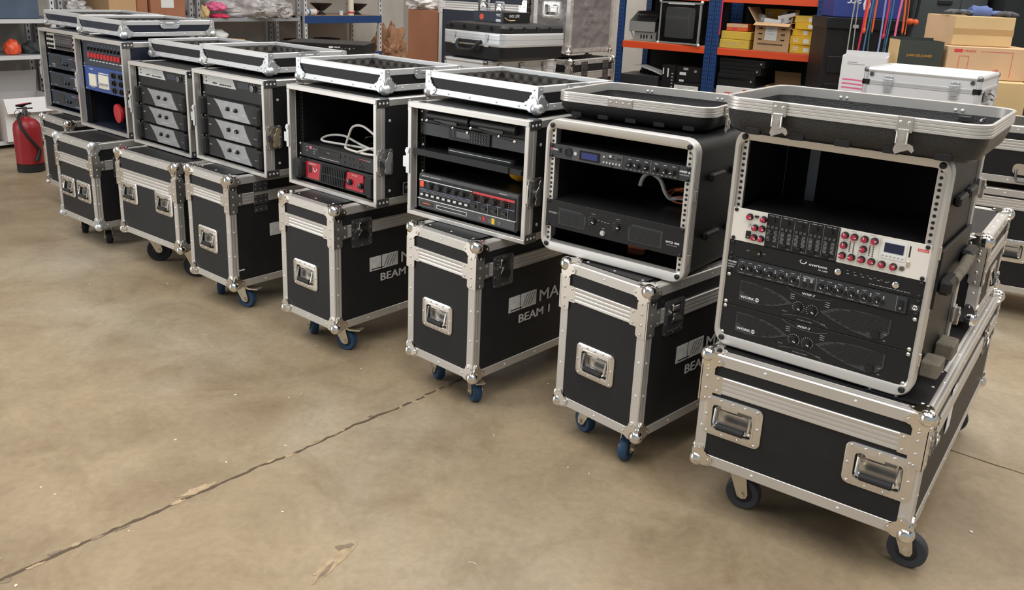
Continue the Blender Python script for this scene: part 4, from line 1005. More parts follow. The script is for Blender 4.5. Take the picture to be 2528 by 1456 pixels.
p = plate(t, 'player_front', .142, .001, .326, .0435, 'face_black', .006, r=.002)
ob('display', M().bx(.178, -.0102, .014, .240, -.0088, .034), 'face_lgrey', p); ob('side_slot', M().bx(.160, -.010, .010, .167, -.0088, .038), 'black_gloss', p)
for i in range(6):
    for j in range(3): ob('keypad_button', M().lathe([(.0036, 0), (.003, -.0025)], (.250 + .0115 * i, -.009, .010 + .0115 * j), (0, 1, 0), 8), 'face_lgrey', t)
# sliding shelf
x, y, z = W(f3, .024, .006, zq + 4.55 * U)
t = thing('rack_shelf', 'black sliding rack shelf carrying the closed laptop', 'shelf', (x, y, z), f3[2])
ob('tray', M().bx(.002, .004, .010, PW - .002, .34, .014), 'black', t); ob('front_lip', M().bx(-.004, -.002, -.006, PW - .055, .004, .016, .001), 'face_black', t)
ob('slide', M().bx(PW - .055, .004, -.006, PW - .006, .020, .010, .001), 'black', t); ob('slide', M().bx(.004, .010, -.004, .012, .34, .010), 'black', t)
x, y, z = W(f3, .145, .040, zq + 4.55 * U + .0145)
t = thing('laptop', 'closed black laptop lying on the rack shelf', 'laptop', (x, y, z), f3[2])
ob('base', M().prism(rr(0, 0, .30, .21, .012), 0, .010, 'z'), 'black', t); ob('screen_lid', M().prism(rr(0, 0, .30, .21, .012), .0108, .0175, 'z'), 'face_black', t); ob('front_edge', M().bx(.012, -.0006, .009, .288, .0004, .0106), 'plate_grey', t)
# amber object behind the shelf
o = ob('plastic_dome', M().lathe([(.005, .03), (.022, .028), (.038, .016), (.044, 0), (.046, -.030)], (0, 0, 0), (0, -.6, -.8), 18), 'amber', None, W(f3, .385, .16, zq + 3.86 * U)); tag(o, 'rounded amber plastic dome behind the laptop shelf', 'plastic dome')
# mixer amplifier
t = device('mixer_amplifier', 'grey mixer amplifier with orange-scaled knobs at the bottom of the laptop rack', 'mixer amplifier', f3, w3, .020, zq + .001, .128, depth=.28, face='face_black', ears=False, nface=False)
HA = .128; xL, xR = .008, .462
ob('cabinet', M().bx(xL, -.001, .004, xR, .02, HA, .003), 'face_lgrey', t); ob('upper_face', M().bx(xL + .008, -.004, .040, xR - .008, -.001, HA - .012, .001), 'face_black', t); ob('lower_face', M().bx(xL + .002, -.006, .006, xR - .006, -.001, .037, .002), 'face_lgrey', t)
ob('trim_strip', M().bx(xL, -.0075, .037, xR - .004, -.001, .0395), 'alu_bright', t)
ob('colour_band', M().bx(.012, -.0046, .104, .265, -.0039, .107), 'plate_grey', t); ob('red_band', M().bx(.268, -.0046, .1005, .450, -.0039, .108), 'red_ink', t)
ob('lower_band', M().bx(.018, -.0046, .0725, .45, -.0039, .0745), 'cord_violet', t)
b = ob('power_switch', M().bx(.020, -.010, .081, .040, -.004, .102, .002), 'orange_red', t)
for i, x in enumerate((.068, .110, .152, .190, .226)): knob(t, x, .090, (.0135, .0135, .0105, .010, .010)[i], 'black', y=-.004, ln=.014, ptr=None); ticks(t, x, .090, .0165 if i < 2 else .0135, 'grey_ink', 11, y=-.004)
for x in (.275, .320, .363, .408): knob(t, x, .088, .0125, 'black', y=-.004, ln=.014, ptr=None); ticks(t, x, .088, .0155, 'orange_red', 13, y=-.004, l=.003, w=.0008)
for i in range(9):
    ob('key', M().bx(.022 + .0265 * i, -.009, .050, .036 + .0265 * i, -.004, .058, .001), 'plate_grey', t)
dashes(t, [(.020, .068, .238), (.020, .0635, .238)], 'grey_ink', y=-.004, h=.0011)
for x in (.272, .318, .362, .406):
    f = ob('fader_slot', M().bx(x - .010, -.0046, .042, x + .012, -.0039, .070), 'black_gloss', t); ob('fader', M().bx(x - .009, -.011, .052, x + .011, -.0046, .060, .001), 'face_grey', f)
    ob('slot_edge', M().bx(x + .016, -.0046, .042, x + .0172, -.0039, .072), 'grey_ink', f)
q = ob('label_window', M().bx(.102, -.0068, .014, .245, -.0058, .028), 'plate_grey', t); ob('label_insert', M().bx(.105, -.0074, .016, .242, -.0066, .026), 'black_gloss', q)
q = ob('tape_deck_badge', M().bx(.022, -.0068, .014, .085, -.0058, .030), 'black_gloss', t); dashes(t, [(.032, .021, .040)], 'cable_orange', y=-.0068, h=.004)
for x, mt in ((.306, None), (.350, None), (.392, None)): ob('jack_socket', M().lathe([(.0065, 0), (.0065, -.002), (.0035, -.002), (.0035, -.0005)], (x, -.006, .020), (0, 1, 0), 14), 'dark_steel', t)
ob('red_tab', M().bx(.314, -.0068, .013, .328, -.0058, .029), 'red', t); ob('yellow_tab', M().bx(.356, -.0068, .011, .369, -.0058, .031), 'yellow', t)
text('Karaoke', .0035, 'grey_ink', t, (.022, -.0014, .1195)) if False else None
dashes(t, [(.024, .119, .035), (.065, .119, .050), (.38, .119, .035)], 'grey_ink', y=-.001, h=.003)
sc = M()
for zz in (.012, .116):
    for x in (.0, ): sc.rivet((x - .002, .012, zz), (0, -1, 0), .005)
# rail screws of this rack
def rail_screws(fr, rw, L, name_parent_label, mt='chrome', yf=.040):
    p = [o for o in COL.objects if o.get('label', '') == name_parent_label][0]; m = M()
    for s, z in L:
        x = (rw - PW) / 2 + .006 if s == 0 else rw - (rw - PW) / 2 - .006
        m.lathe([(.0055, 0), (.0055, -.002), (.003, -.0042)], (x, yf, z), (0, 1, 0), 10)
    ob('rail_screws', m, mt, p)
rail_screws(f3, w3, [(0, .25), (0, .155), (0, .065), (0, .10), (1, .215), (1, .245), (1, .06), (1, .105)], 'plywood rack with laptop shelf and mixer amplifier')
# --- half empty plywood rack
f4 = R[4]; z4 = .020
t = device('disc_player', 'black disc player with pink mark, on top of the red-fronted amplifier', 'player', f4, w3, YP, z4 + 2.1 * U, .056, depth=.30, screw='plate', face='black')
ob('pink_mark', M().bx(.066, -.0036, .036, .082, -.0029, .047), 'cord_pink', t); dashes(t, [(.088, .037, .010), (.104, .036, .010), (.045, .040, .012), (.045, .026, .012), (.092, .018, .010), (.092, .026, .010)], 'grey_ink', h=.0025)
b = ob('disc_tray', M().bx(.125, -.005, .026, .262, -.003, .046, .001), 'black_gloss', t); text('DVD', .005, 'grey_ink', b, (.182, -.0054, .034)); ob('tray_edge', M().bx(.130, -.0042, .010, .252, -.0029, .012), 'grey_ink', t)
for x, z in ((.285, .040), (.285, .018), (.315, .038), (.335, .036), (.375, .030), (.385, .020), (.375, .012), (.395, .014), (.318, .014), (.340, .014)): ob('button', M().lathe([(.004, 0), (.0035, -.003)], (x, -.003, z), (0, 1, 0), 8), 'face_grey', t)
text('WORK', .005, 'grey_ink', t, (.415, -.0034, .040), wide=1.1, bold=.03); dashes(t, [(.372, .042, .045)], 'red_ink', h=.002)
t = device('power_amplifier', 'red-fronted power amplifier with black ribbed middle and round end handles', 'amplifier', f4, w3, YP - .002, z4 + .002, .087, depth=.34, screw='plate', face='black')
HH = .087
plate(t, 'red_panel', .052, .010, .160, .076, 'face_red', .006, r=.004); plate(t, 'red_panel', .292, .010, .405, .076, 'face_red', .006, r=.004)
mid = ob('ribbed_middle', M().prism([(.138, .006), (.150, .080), (.310, .080), (.292, .006)], -.012, -.003, 'y'), 'black', t)
for i in range(14):
    x = .156 + i * .0105
    for z0, z1 in ((.010, .040), (.046, .077)): ob('rib', M().prism([(x + z0 * .12 - .004, z0), (x + .0058 + z0 * .12 - .004, z0), (x + .0058 + z1 * .12 - .004, z1), (x + z1 * .12 - .004, z1)], -.0165, -.012, 'y'), 'face_black', mid)
for s in (0, 1):
    P = [(.004, .004), (.030, .004), (.046, .016), (.050, .044), (.046, .072), (.030, .084), (.004, .084)]
    if s: P = [(PW - a, b) for a, b in P]
    ob('end_handle', M().loft([[(a, -.003, b) for a, b in P], [(a, -.028, b) for a, b in P], [((a - (.0 if not s else PW)) * .8 + (0 if not s else PW), -.036, .044 + (b - .044) * .85) for a, b in P]]), 'rubber', t)
b = plate(t, 'power_switch', .073, .034, .087, .062, 'black', .008, y=-.003)
ob('horned_mark', M().tube([(.099, -.0098, .056), (.103, -.0098, .046), (.110, -.0098, .041), (.117, -.0098, .042), (.123, -.0098, .048), (.121, -.0098, .056)], .0014, 6), 'white_ink', t)
text('overtone', .0075, 'white_ink', t, (.070, -.0094, .067), wide=1.2); text('PS-1500', .0055, 'white_ink', t, (.340, -.0094, .066), wide=1.2)
knob(t, .330, .040, .011, 'black', y=-.009, ln=.012); knob(t, .396, .036, .011, 'black', y=-.009, ln=.012)
m = M()
for i in range(5):
    for j in range(2): m.lathe([(.0018, 0), (.0014, -.001)], (.354 + .012 * j, -.009, .020 + .009 * i), (0, 1, 0), 6)
ob('indicator_lights', m, 'red_ink', t); dashes(t, [(.324, .017, .012), (.388, .014, .012)], 'white_ink', y=-.009)
zt = z4 + 2.1 * U + .058
cable('network_cable', 'loose coil of light grey cable lying on the disc player', [(0.499, 0.062, zt + 0.056), (0.443, 0.062, zt + 0.084), (0.373, 0.068, zt + 0.103), (0.310, 0.074, zt + 0.090), (0.282, 0.074, zt + 0.045), (0.268, 0.074, zt + 0.013), (0.303, 0.050, zt + 0.008), (0.415, 0.037, zt + 0.008), (0.492, 0.043, zt + 0.013), (0.471, 0.081, zt + 0.018), (0.359, 0.093, zt + 0.013), (0.219, 0.087, zt + 0.009), (0.135, 0.074, zt + 0.009), (0.100, 0.087, zt + 0.013), (0.121, 0.112, zt + 0.027), (0.191, 0.124, zt + 0.034), (0.275, 0.112, zt + 0.025), (0.359, 0.087, zt + 0.022), (0.471, 0.062, zt + 0.020), (0.492, 0.056, zt + 0.034), (0.443, 0.050, zt + 0.029), (0.387, 0.031, zt + 0.009)], .0046, 'cable_white', f4)
cable('audio_cable', 'thin black cable tangled with the grey coil', [(.28, .16, zt + .016), (.30, .15, zt + .04), (.36, .17, zt + .05), (.42, .19, zt + .055), (.46, .2, zt + .03), (.44, .18, zt + .01), (.36, .20, zt + .008), (.28, .19, zt + .01)], .0034, 'black', f4)
# --- the two racks of silver-faced amplifiers
for i, fr, h0, wh in ((5, R[5], .021, 'nearer'), (6, R[6], .022, 'farther')):
    t = device('audio_controller', f'black two-unit controller with white label field in the {wh} silver-amplifier rack', 'controller', fr, w3, YP, h0 + 6 * U, 2 * U, depth=.25, group='audio controllers with white label field', screw='chrome')
    P = [(.006, .046), (.262, .046), (.238, .087), (.006, .087)]
    lb = ob('label_field', M().prism(P, -.0042, -.003, 'y'), 'paper', t)
    m = M()
    for (x, z) in [(.030 + .0, .074), (.030, .058)] + [(.085 + .011 * q, .055) for q in range(3)] + [(.140 + .013 * q, .053) for q in range(7)]: m.bx(x, -.006, z, x + .007, -.0042, z + .005)
    ob('buttons', m, 'face_black', t); dashes(t, [(.008 , .066, .012), (.050, .07, .006), (.085, .075, .02), (.140, .076, .09), (.140, .068, .09)], 'grey_ink', y=-.0042)
    ob('display', M().bx(.275, -.0042, .054, .355, -.0029, .080), 'face_navy', t); knob(t, .390, .064, .016, 'dark_steel', ln=.012, ptr=None); dashes(t, [(.425 , .072, .02), (.425, .060, .02), (.425, .048, .02)], 'white_ink')
    dashes(t, [(.44, .074, .02)], 'white_ink')
    for k in range(3):
        pos = ('bottom', 'middle', 'top')[k]
        t = device('power_amplifier', f'{pos} silver-faced amplifier in the {wh} plywood rack', 'amplifier', fr, w3, YP, h0 + 2 * k * U, 2 * U, depth=.32, group='silver-faced amplifiers', screw='chrome')
        ob('front_body', M().bx(.046, -.020, .003, PW - .060, -.003, .086, .003), 'face_black', t)
        f = ob('silver_face', M().prism([(.115, .084), (.150, .082) , (.335, .082), (.348, .055), (.365, .030), (.385, .008), (.385, .006), (.185, .006), (.168, .030), (.148, .055)], -.0225, -.020, 'y'), 'face_silver', t)
        for x in (.222, .282): knob(t, x, .050, .0085, 'black', y=-.0225, ln=.010, ptr='white_ink', ang=random.uniform(-2, 2))
        m = M()
        for q in range(4): m.bx(.240 + .008 * q, -.0232, .045, .243 + .008 * q, -.0224, .056)
        ob('indicator_lights', m, 'plate_grey', t); dashes(t, [(.235, .020, .06), (.33, .036, .02)], 'white_ink', y=-.0225)
        text('work', .006, 'white_ink', t, (.060, -.0204, .052), wide=1.1)
        for s in (0, 1):
            xx = (.012, .045) if not s else (PW - .058, PW - .012)
            hh = ob('end_handle', M().bx(xx[0], -.040, .005, xx[1], -.003, .084, .008), 'rubber', t)
            if s: text('work', .006, 'grey_ink', hh, (PW - .050, -.0404, .040), wide=1.1)
    rail_screws(fr, w3, [(1, .06 + .09 * q) for q in range(4)], [o for o in COL.objects if o.get('label', '').startswith('plywood rack of three') and wh in o['label']][0]['label'])
# --- rack with rocker switches
f7 = R[7]; z7 = .021
t = device('switch_panel', 'dark rack panel with a row of red rocker switches', 'switch panel', f7, w3, YP, z7 + 7 * U, 3 * U, face='face_navy', depth=.15, screw='chrome')
for i in range(10):
    x = .082 + i * .0365
    ob('rocker_switch', M().bx(x - .013, -.014, .044, x + .013, -.003, .072, .003), 'red', t); ob('fuse_holder', M().lathe([(.008, 0), (.007, -.014), (.004, -.015)], (x - .004, -.003, .092), (0, 1, 0), 10), 'black', t)
    ob('signal_lamp', M().lathe([(.003, 0), (.0025, -.003)], (x, -.003, .112), (0, 1, 0), 8), 'plate_grey', t)
dashes(t, [(.072 + .0365 * i, .028, .024) for i in range(10)], 'white_ink', h=.005)
t = device('power_distribution_unit', 'blue rack power distribution panel with breaker windows and sockets', 'power panel', f7, w3, YP, z7 + 4 * U, 3 * U, face='face_blue', depth=.18, screw='chrome')
text('WORK', .008, 'white_ink', t, (.060, -.0034, .112), wide=1.1, bold=.03)
b = plate(t, 'meter_window', .055, .026, .135, .090, 'cream', .006); dashes(t, [(.06, .018, .05)], 'white_ink', h=.003)
b = plate(t, 'breaker_window', .160, .022, .272, .094, 'cream', .004); dashes(t, [(.16, .099, .11)], 'white_ink', h=.005)
for i in range(7): ob('breaker_lever', M().bx(.168 + .0142 * i, -.016, .042, .177 + .0142 * i, -.006, .052, .001), 'grey_ink', b)
for j in range(3):
    sp = plate(t, 'socket_strip', .290, .010 + .039 * j, .462, .040 + .039 * j, 'face_navy', .002)
    for i in range(2): ob('socket', M().lathe([(.014, -.002), (.014, -.010), (.011, -.010), (.011, -.004)], (.335 + .075 * i, -.003, .025 + .039 * j), (0, 1, 0), 14), 'black', sp)
x, y, z = W(f7, .315, .05, z7 + .075)
t = thing('round_plug', 'large round red plug hanging inside the rack with the rocker switches', 'plug', (x, y, z), f7[2])
ob('plug_cap', M().lathe([(.020, 0), (.050, .002), (.052, .016), (.040, .020)], (0, 0, 0), (.1, 1, .05), 24), 'red', t); ob('plug_body', M().lathe([(.034, .016), (.032, .07), (.018, .10)], (0, 0, 0), (.1, 1, .05), 16), 'ext_red', t)
# --- farthest rack
f8 = R[8]
t = device('rack_mixer', 'small white and grey rack mixer at the top of the farthest rack', 'mixer', f8, w3, YP, .021 + 7.8 * U, 2.1 * U, face='face_white', depth=.2, screw='black')
plate(t, 'fader_panel', .115, .002, .345, .090, 'face_lgrey', .0015)
for i in range(3):
    for j in range(3): knob(t, .030 + .030 * i, .016 + .028 * j, .0075, 'black', None, ln=.012, ptr=None); knob(t, .365 + .035 * i, .016 + .028 * j, .0075, 'black', 'red_knob', ln=.012, ptr=None)
for i in range(8): ob('fader', M().bx(.125 + .027 * i, -.011, .016, .137 + .027 * i, -.0045, .024, .001), 'black', t); dashes(t, [(.125 + .027 * i, .045 + .012 * q, .014) for q in range(3)], 'grey_ink', y=-.0045, h=.003)
ob('red_badge', M().bx(.42, -.0036, .076, .46, -.0029, .086), 'red_ink', t)
for k, zz in enumerate((.2, 2.7, 5.2)):
    t = device('power_amplifier', f'{("bottom", "middle", "top")[k]} dark navy amplifier in the farthest rack', 'amplifier', f8, w3, YP, .021 + zz * U, 2 * U, face='face_navy', depth=.3, group='dark amplifiers in the farthest rack', screw='chrome')
    plate(t, 'grille', .05, .018, .17, .072, 'face_grey', .002, r=.01); plate(t, 'grille', .29, .018, .36, .060, 'face_grey', .002, r=.01)
    for x in (.215, .250): knob(t, x, .036, .010, 'black', ln=.010)
    ob('red_badge', M().bx(.35, -.0036, .066, .40, -.0029, .078), 'red_ink', t); dashes(t, [(.27, .07, .05), (.05, .012, .04), (.30, .012, .06)], 'grey_ink', h=.003)
    if k == 2: text('WORK', .008, 'white_ink', t, (.055, -.0054, .022), wide=1.1)
# --- flight case standing on the rear of the wide trunk
X1, Y1_, Z1 = W(T[1], .09, .66, .3311 + .0275)
t = trunk('flight_case', 'small flight case standing on the rear of the wide trunk, behind the tall rack', (X1, Y1_, T[1][2], Z1), .455, .44, .255, (.150, .190), [], None, nocast=True)
handle(t, .455, .10, 0, 0, .001) if False else None
h = ob('handle', SH['handle'], None, t, (.455, .24, .085), (0, 0, PI / 2), (.8, .8, .8)); ob('bail', SH['bail'], None, h); ob('grip', SH['grip'], None, h)
# ================================================================= background
from mathutils import noise as _nz
def crumple(name, label, cat, loc, rad, mt, amp=.25, freq=3.0, sub=4, yaw=0, flat=True, group=None, seed=0.0, parent=None):
    bm = bmesh.new(); bmesh.ops.create_icosphere(bm, subdivisions=sub, radius=1.0)
    for v in bm.verts:
        q = v.co * (freq * .7) + Vector((seed, seed * 2, 0)); n = _nz.noise(q) * .8 + .5 * abs(_nz.noise(q * 2.1)) - .35 * abs(_nz.noise(q * 4.3)); v.co *= 1 + amp * n * 1.3
        v.co = Vector((v.co.x * rad[0], v.co.y * rad[1], v.co.z * rad[2]))
        if flat and v.co.z < -rad[2] * .55: v.co.z = -rad[2] * .55
        if flat: v.co.z += rad[2] * .55
    me = bpy.data.meshes.new(name); bm.to_mesh(me); bm.free(); me.materials.append(MATS[mt])
    me.polygons.foreach_set('use_smooth', [True] * len(me.polygons)); me.set_sharp_from_angle(angle=math.radians(38))
    o = ob(name, me, None, parent, loc, (0, 0, yaw))
    if not parent: tag(o, label, cat, group)
    return o
def carton(name, label, fr, w, d, h, mt='card', tape='tape', flaps=None, cat='box', group=None, inside='card_in', band=None):
    X, Y, a, Z = fr
    t = thing(name, label, cat, (X, Y, Z), a, group); th = .005
    if not flaps:
        ob('body', M().bx(0, 0, 0, w, d, h, .003), mt, t)
        if tape: ob('tape', M().bx(w * .0 - .0006, d * .5 - .025, h * .72, w + .0006, d * .5 + .025, h + .0007), tape, t)
        ob('lid_seam', M().bx(.004, d * .5 - .0015, h - .0005, w - .004, d * .5 + .0015, h + .0009), inside, t)
    else:
        ob('wall', M().bx(0, 0, 0, w, th, h), mt, t); ob('wall', M().bx(0, d - th, 0, w, d, h), mt, t); ob('wall', M().bx(0, th, 0, th, d - th, h), mt, t); ob('wall', M().bx(w - th, th, 0, w, d - th, h), mt, t); ob('bottom', M().bx(th, th, 0, w - th, d - th, th), inside, t)
        for side, ang, ln in flaps:
            if side == 'f': ob('flap', M().bx(0, 0, 0, w, .004, ln), mt, t, (0, 0, h), (ang, 0, 0))
            if side == 'b': ob('flap', M().bx(0, -.004, 0, w, 0, ln), mt, t, (0, d, h), (-ang, 0, 0))
            if side == 'l': ob('flap', M().bx(0, 0, 0, .004, d, ln), mt, t, (0, 0, h), (0, -ang, 0))
            if side == 'r': ob('flap', M().bx(-.004, 0, 0, 0, d, ln), mt, t, (w, 0, h), (0, ang, 0))
    if band: ob('tape', M().bx(-.0008, -.0008, h * band[0], w + .0008, d + .0008, h * band[1]), tape or 'tape', t)
    return t
# ---- left shelving along the wall
def slotted_post(t, x, y, z1, mt, wd=.034):
    m = M().bx(x, y, 0, x + wd, y + .003, z1).bx(x, y + .003, 0, x + .003, y + wd, z1); p = ob('post', m, mt, t, smooth=0)
    s = M(); z = .05
    while z < z1:
        s.bx(x + wd * .35, y - .0006, z, x + wd * .65, y + .0002, z + .022); z += .05
    ob('slots', s, 'black', p, kind='stuff', smooth=0)
def left_unit(label, s0, s1, levels, post, z1=2.1, deck='shelf_grey', beam='shelf_white', bh=.03):
    x, y, z = W(LSH, s0, 0)
    t = thing('shelving_unit', label, 'shelving', (x, y, 0), .92, 'shelving units along the left wall'); w = s1 - s0
    for xx, yy in ((0, 0), (w - .036, 0), (0, .46), (w - .036, .46)): slotted_post(t, xx, yy, z1, post)
    for z in levels:
        ob('shelf_board', M().bx(.004, .004, z - .006, w - .004, .494, z), deck, t)
        ob('beam', M().bx(.002, -.003, z - bh, w - .002, .003, z + .001, .001), beam, t); ob('beam', M().bx(.002, .494, z - bh, w - .002, .498, z + .001), beam, t)
    return t
left_unit('white slotted steel shelving beside the fire extinguisher', -1.35, .46, (.06, .71, .985, 1.6), 'shelf_white')
left_unit('grey slotted steel shelving holding cartons, behind the far racks', .49, 1.68, (.10, .70, .985, 1.6), 'shelf_grey', beam='shelf_grey')
left_unit('grey slotted steel shelving with a heap of plastic bags', 1.72, 2.88, (.10, .55, .985, 1.6), 'shelf_grey', beam='shelf_grey')
left_unit('white post shelving with a blue front beam', 2.93, 4.00, (.10, .62, 1.005, 1.6), 'shelf_white', deck='chipboard', beam='shelf_blue', bh=.075)
def on_left(s, y, z): return W(LSH, s, y, z)
# things on them
def LF(s, y, z, da=0): a = W(LSH, s, y); return (a[0], a[1], .92 + da, z + .0015)
carton('storage_box', 'slate blue storage box, left one on the white shelving', LF(-.55, .05, .985), .44, .40, .28, 'slate_blue', None)
carton('storage_box', 'slate blue storage box, right one on the white shelving beside the post', LF(-.08, .05, .985), .44, .40, .24, 'slate_blue', None)
crumple('cloth_bundle', 'pale yellow cloth bundle at the frame edge on the white shelving', 'cloth', W(LSH, -.12, -.02 + .03, .987), (.05, .05, .08), 'cream', .2)
o = crumple('grey_tool', 'grey elongated tool lying on the middle shelf of the white shelving', 'tool', W(LSH, -.10, .12, .7115), (.14, .055, .055), 'shelf_grey', .12, yaw=.7)
o = crumple('red_tool', 'bright red and orange rounded tool on the middle shelf', 'tool', W(LSH, .16, .12, .7115), (.06, .055, .075), 'orange_red', .15, yaw=.7)
o = crumple('dark_tool', 'dark tangled tool beside the red one on the middle shelf', 'tool', W(LSH, .33, .16, .7115), (.09, .06, .06), 'slate', .3)
carton('carton', 'plain tan carton at the left frame edge on the lowest shelf', LF(-.38, -.02, .06), .30, .36, .30, 'card_pale', None)
t = carton('carton', 'open pale carton with raised flap on the lowest shelf behind the extinguisher', LF(-.02, -.05, .06), .42, .40, .33, 'card_white', None, flaps=[('b', -.25, .18), ('f', 2.7, .12)])
carton('carton', 'orange-brown carton edge at the left frame border', (-4.23, 6.55, .3, .40), .25, .25, .18, 'card_tan', None) if False else None
carton('carton', 'tall tan carton on the grey shelving, left of the brown one', LF(.92, .03, .985), .24, .38, .30, 'card', None)
carton('carton', 'narrow dark brown carton between two cartons on the grey shelving', LF(1.175, .05, .985), .10, .36, .26, 'card_brown', None)
t = carton('carton', 'reddish brown carton with white label on the grey shelving', LF(1.29, .03, .985), .33, .38, .26, 'card_brown', None)
ob('paper_label', M().bx(.10, -.0012, .09, .22, -.0002, .16), 'paper', t)
crumple('wrapped_parts', 'clear plastic wrapped metal parts on the grey shelving', 'wrapped parts', W(LSH, .68, .16, .9865), (.13, .12, .09), 'bag_plastic', .4, 4)
crumple('plastic_bag', 'large crumpled clear plastic bag heap on the grey shelf', 'plastic bag', W(LSH, 2.25, .20, .9865), (.44, .15, .16), 'bag_plastic', .25, 3, 5)
crumple('plastic_bag', 'shiny clear plastic bag drooping over the shelf edge beside the white post', 'plastic bag', W(LSH, 2.66, .12, .9865), (.16, .12, .12), 'bag_plastic', .28, 4, 5, seed=3)
crumple('plastic_bag', 'small red bag under the clear plastic heap', 'plastic bag', W(LSH, 1.98, .05, .9865), (.09, .05, .025), 'cord_red', .2)
crumple('pink_roll', 'purple and pink rolled tube on the clear plastic heap', 'roll', W(LSH, 1.97, .10, 1.05), (.10, .06, .05), 'cord_pink', .25)
crumple('brown_lump', 'small golden brown lump near the post of the bag shelf', 'lump', W(LSH, 1.82, .06, .9865), (.05, .05, .07), 'card_tan', .3)
t = thing('printed_tube', 'white tube with red and blue print lying on the blue-beam shelf', 'tube', W(LSH, 3.02, .10, 1.006), .92)
ob('body', M().cyl((0, 0, .032), (.13, 0, .032), .032, 16), 'paper', t); ob('print_band', M().cyl((.03, 0, .032), (.05, 0, .032), .0326, 16), 'cord_blue', t); ob('end_cap', M().cyl((.13, 0, .032), (.142, 0, .032), .030, 16), 'red_ink', t)
for k, s in enumerate((3.28, 3.78)):
    t = thing('spot_lamp', ('black funnel-shaped lamp head, left one on the blue-beam shelf', 'black funnel-shaped lamp head, right one on the blue-beam shelf')[k], 'lamp', W(LSH, s, .16, 1.006), .92, 'lamp heads on the blue shelf')
    ob('base', M().lathe([(.045, 0), (.05, .012), (.022, .03), (.022, .05)], (0, 0, 0), (0, 0, 1), 16), 'dark_steel', t); ob('shade', M().lathe([(.03, .045), (.05, .06), (.11, .11), (.115, .12), (.105, .12)], (0, 0, 0), (0, 0, 1), 20), 'black', t)
t = thing('cup', 'small white cup on the blue-beam shelf', 'cup', W(LSH, 3.50, .10, 1.006), .92); ob('body', M().lathe([(.020, 0), (.024, .045), (.022, .045), (.018, .004)], (0, 0, 0), (0, 0, 1), 16), 'paper', t); ob('rim', M().lathe([(.0245, .043), (.0245, .046), (.022, .046)], (0, 0, 0), (0, 0, 1), 16), 'white_ink', t)
t = thing('paint_can', 'cream cylindrical can with red mark on the blue-beam shelf', 'can', W(LSH, 3.62, .08, 1.006), .92); ob('body', M().cyl((0, 0, 0), (0, 0, .18), .033, 18), 'cream', t); ob('print_mark', M().cyl((0, 0, .02), (0, 0, .04), .0335, 18), 'red_ink', t)
for k, s in enumerate((2.55, 3.02, 3.42)):
    t = thing('speaker_driver', f'{("left", "middle", "right")[k]} of three dark round loudspeaker drivers below the blue-beam shelf', 'loudspeaker', W(LSH, s + (.0 if k else .05), .24, .622 if k else .5515), .92, 'loose drivers on the lower shelf')
    ob('magnet', M().lathe([(.06, 0), (.06, .04), (.05, .05), (.05, .07)], (0, 0, 0), (0, 0, 1), 18), 'black', t); ob('basket', M().lathe([(.07, .05), (.13, .12), (.145, .125), (.145, .135), (.13, .135), (.05, .10)], (0, 0, 0), (0, 0, 1), 24), 'black', t)
carton('carton', 'small flat cardboard box with pale cloth on it, behind the nearest lids', LF(1.95, .02, .55), .28, .30, .235, 'card_tan', None)
crumple('pale_cloth', 'pale green folded cloth on the small flat cardboard box', 'cloth', W(LSH, 1.98, .16, .788), (.13, .10, .06), 'paper', .15)
crumple('paper_sack', 'crumpled brown paper sack heaped beside the white post', 'paper sack', W(LSH, 4.26, .14, .42), (.19, .14, .28), 'brown_cloth', .42, 4.2, 5, flat=True)
o = carton('carton', 'plain carton carrying the crumpled paper sack', LF(4.04, -.02, .0), .36, .38, .415, 'card_brown', None)
# rack unit resting on cartons behind the lids
carton('carton', 'lower brown carton of the stack carrying the flat black tuner', (-1.42, 5.06, -.05, .001), .50, .42, .50, 'card', 'tape')
carton('carton', 'upper brown carton of the stack carrying the flat black tuner', (-1.40, 5.08, -.05, .503), .50, .40, .455, 'card_tan', 'tape')
t = thing('audio_tuner', 'flat black audio unit resting on brown cartons behind the lids', 'audio unit', (-1.41, 5.2, .961), -.05)
ob('chassis', M().bx(0, 0, .004, .49, .30, .066, .002), 'black', t); ob('face_panel', M().bx(-.002, -.004, .006, .492, 0, .064, .001), 'face_black', t); ob('brand_plate', M().bx(.275, -.0052, .040, .30, -.004, .050), 'white_ink', t); text('MARK', .009, 'white_ink', t, (.304, -.0046, .041), wide=1.2, bold=.03); dashes(t, [(.29, .030, .04), (.35, .036, .01), (.37, .04, .01), (.42, .042, .01), (.24, .036, .012)], 'grey_ink', y=-.004, h=.002)
ob('button', M().lathe([(.006, 0), (.005, -.005)], (.40, -.004, .040), (0, 1, 0), 10), 'plate_grey', t); ob('display', M().bx(.06, -.0052, .025, .20, -.004, .05), 'black_gloss', t)
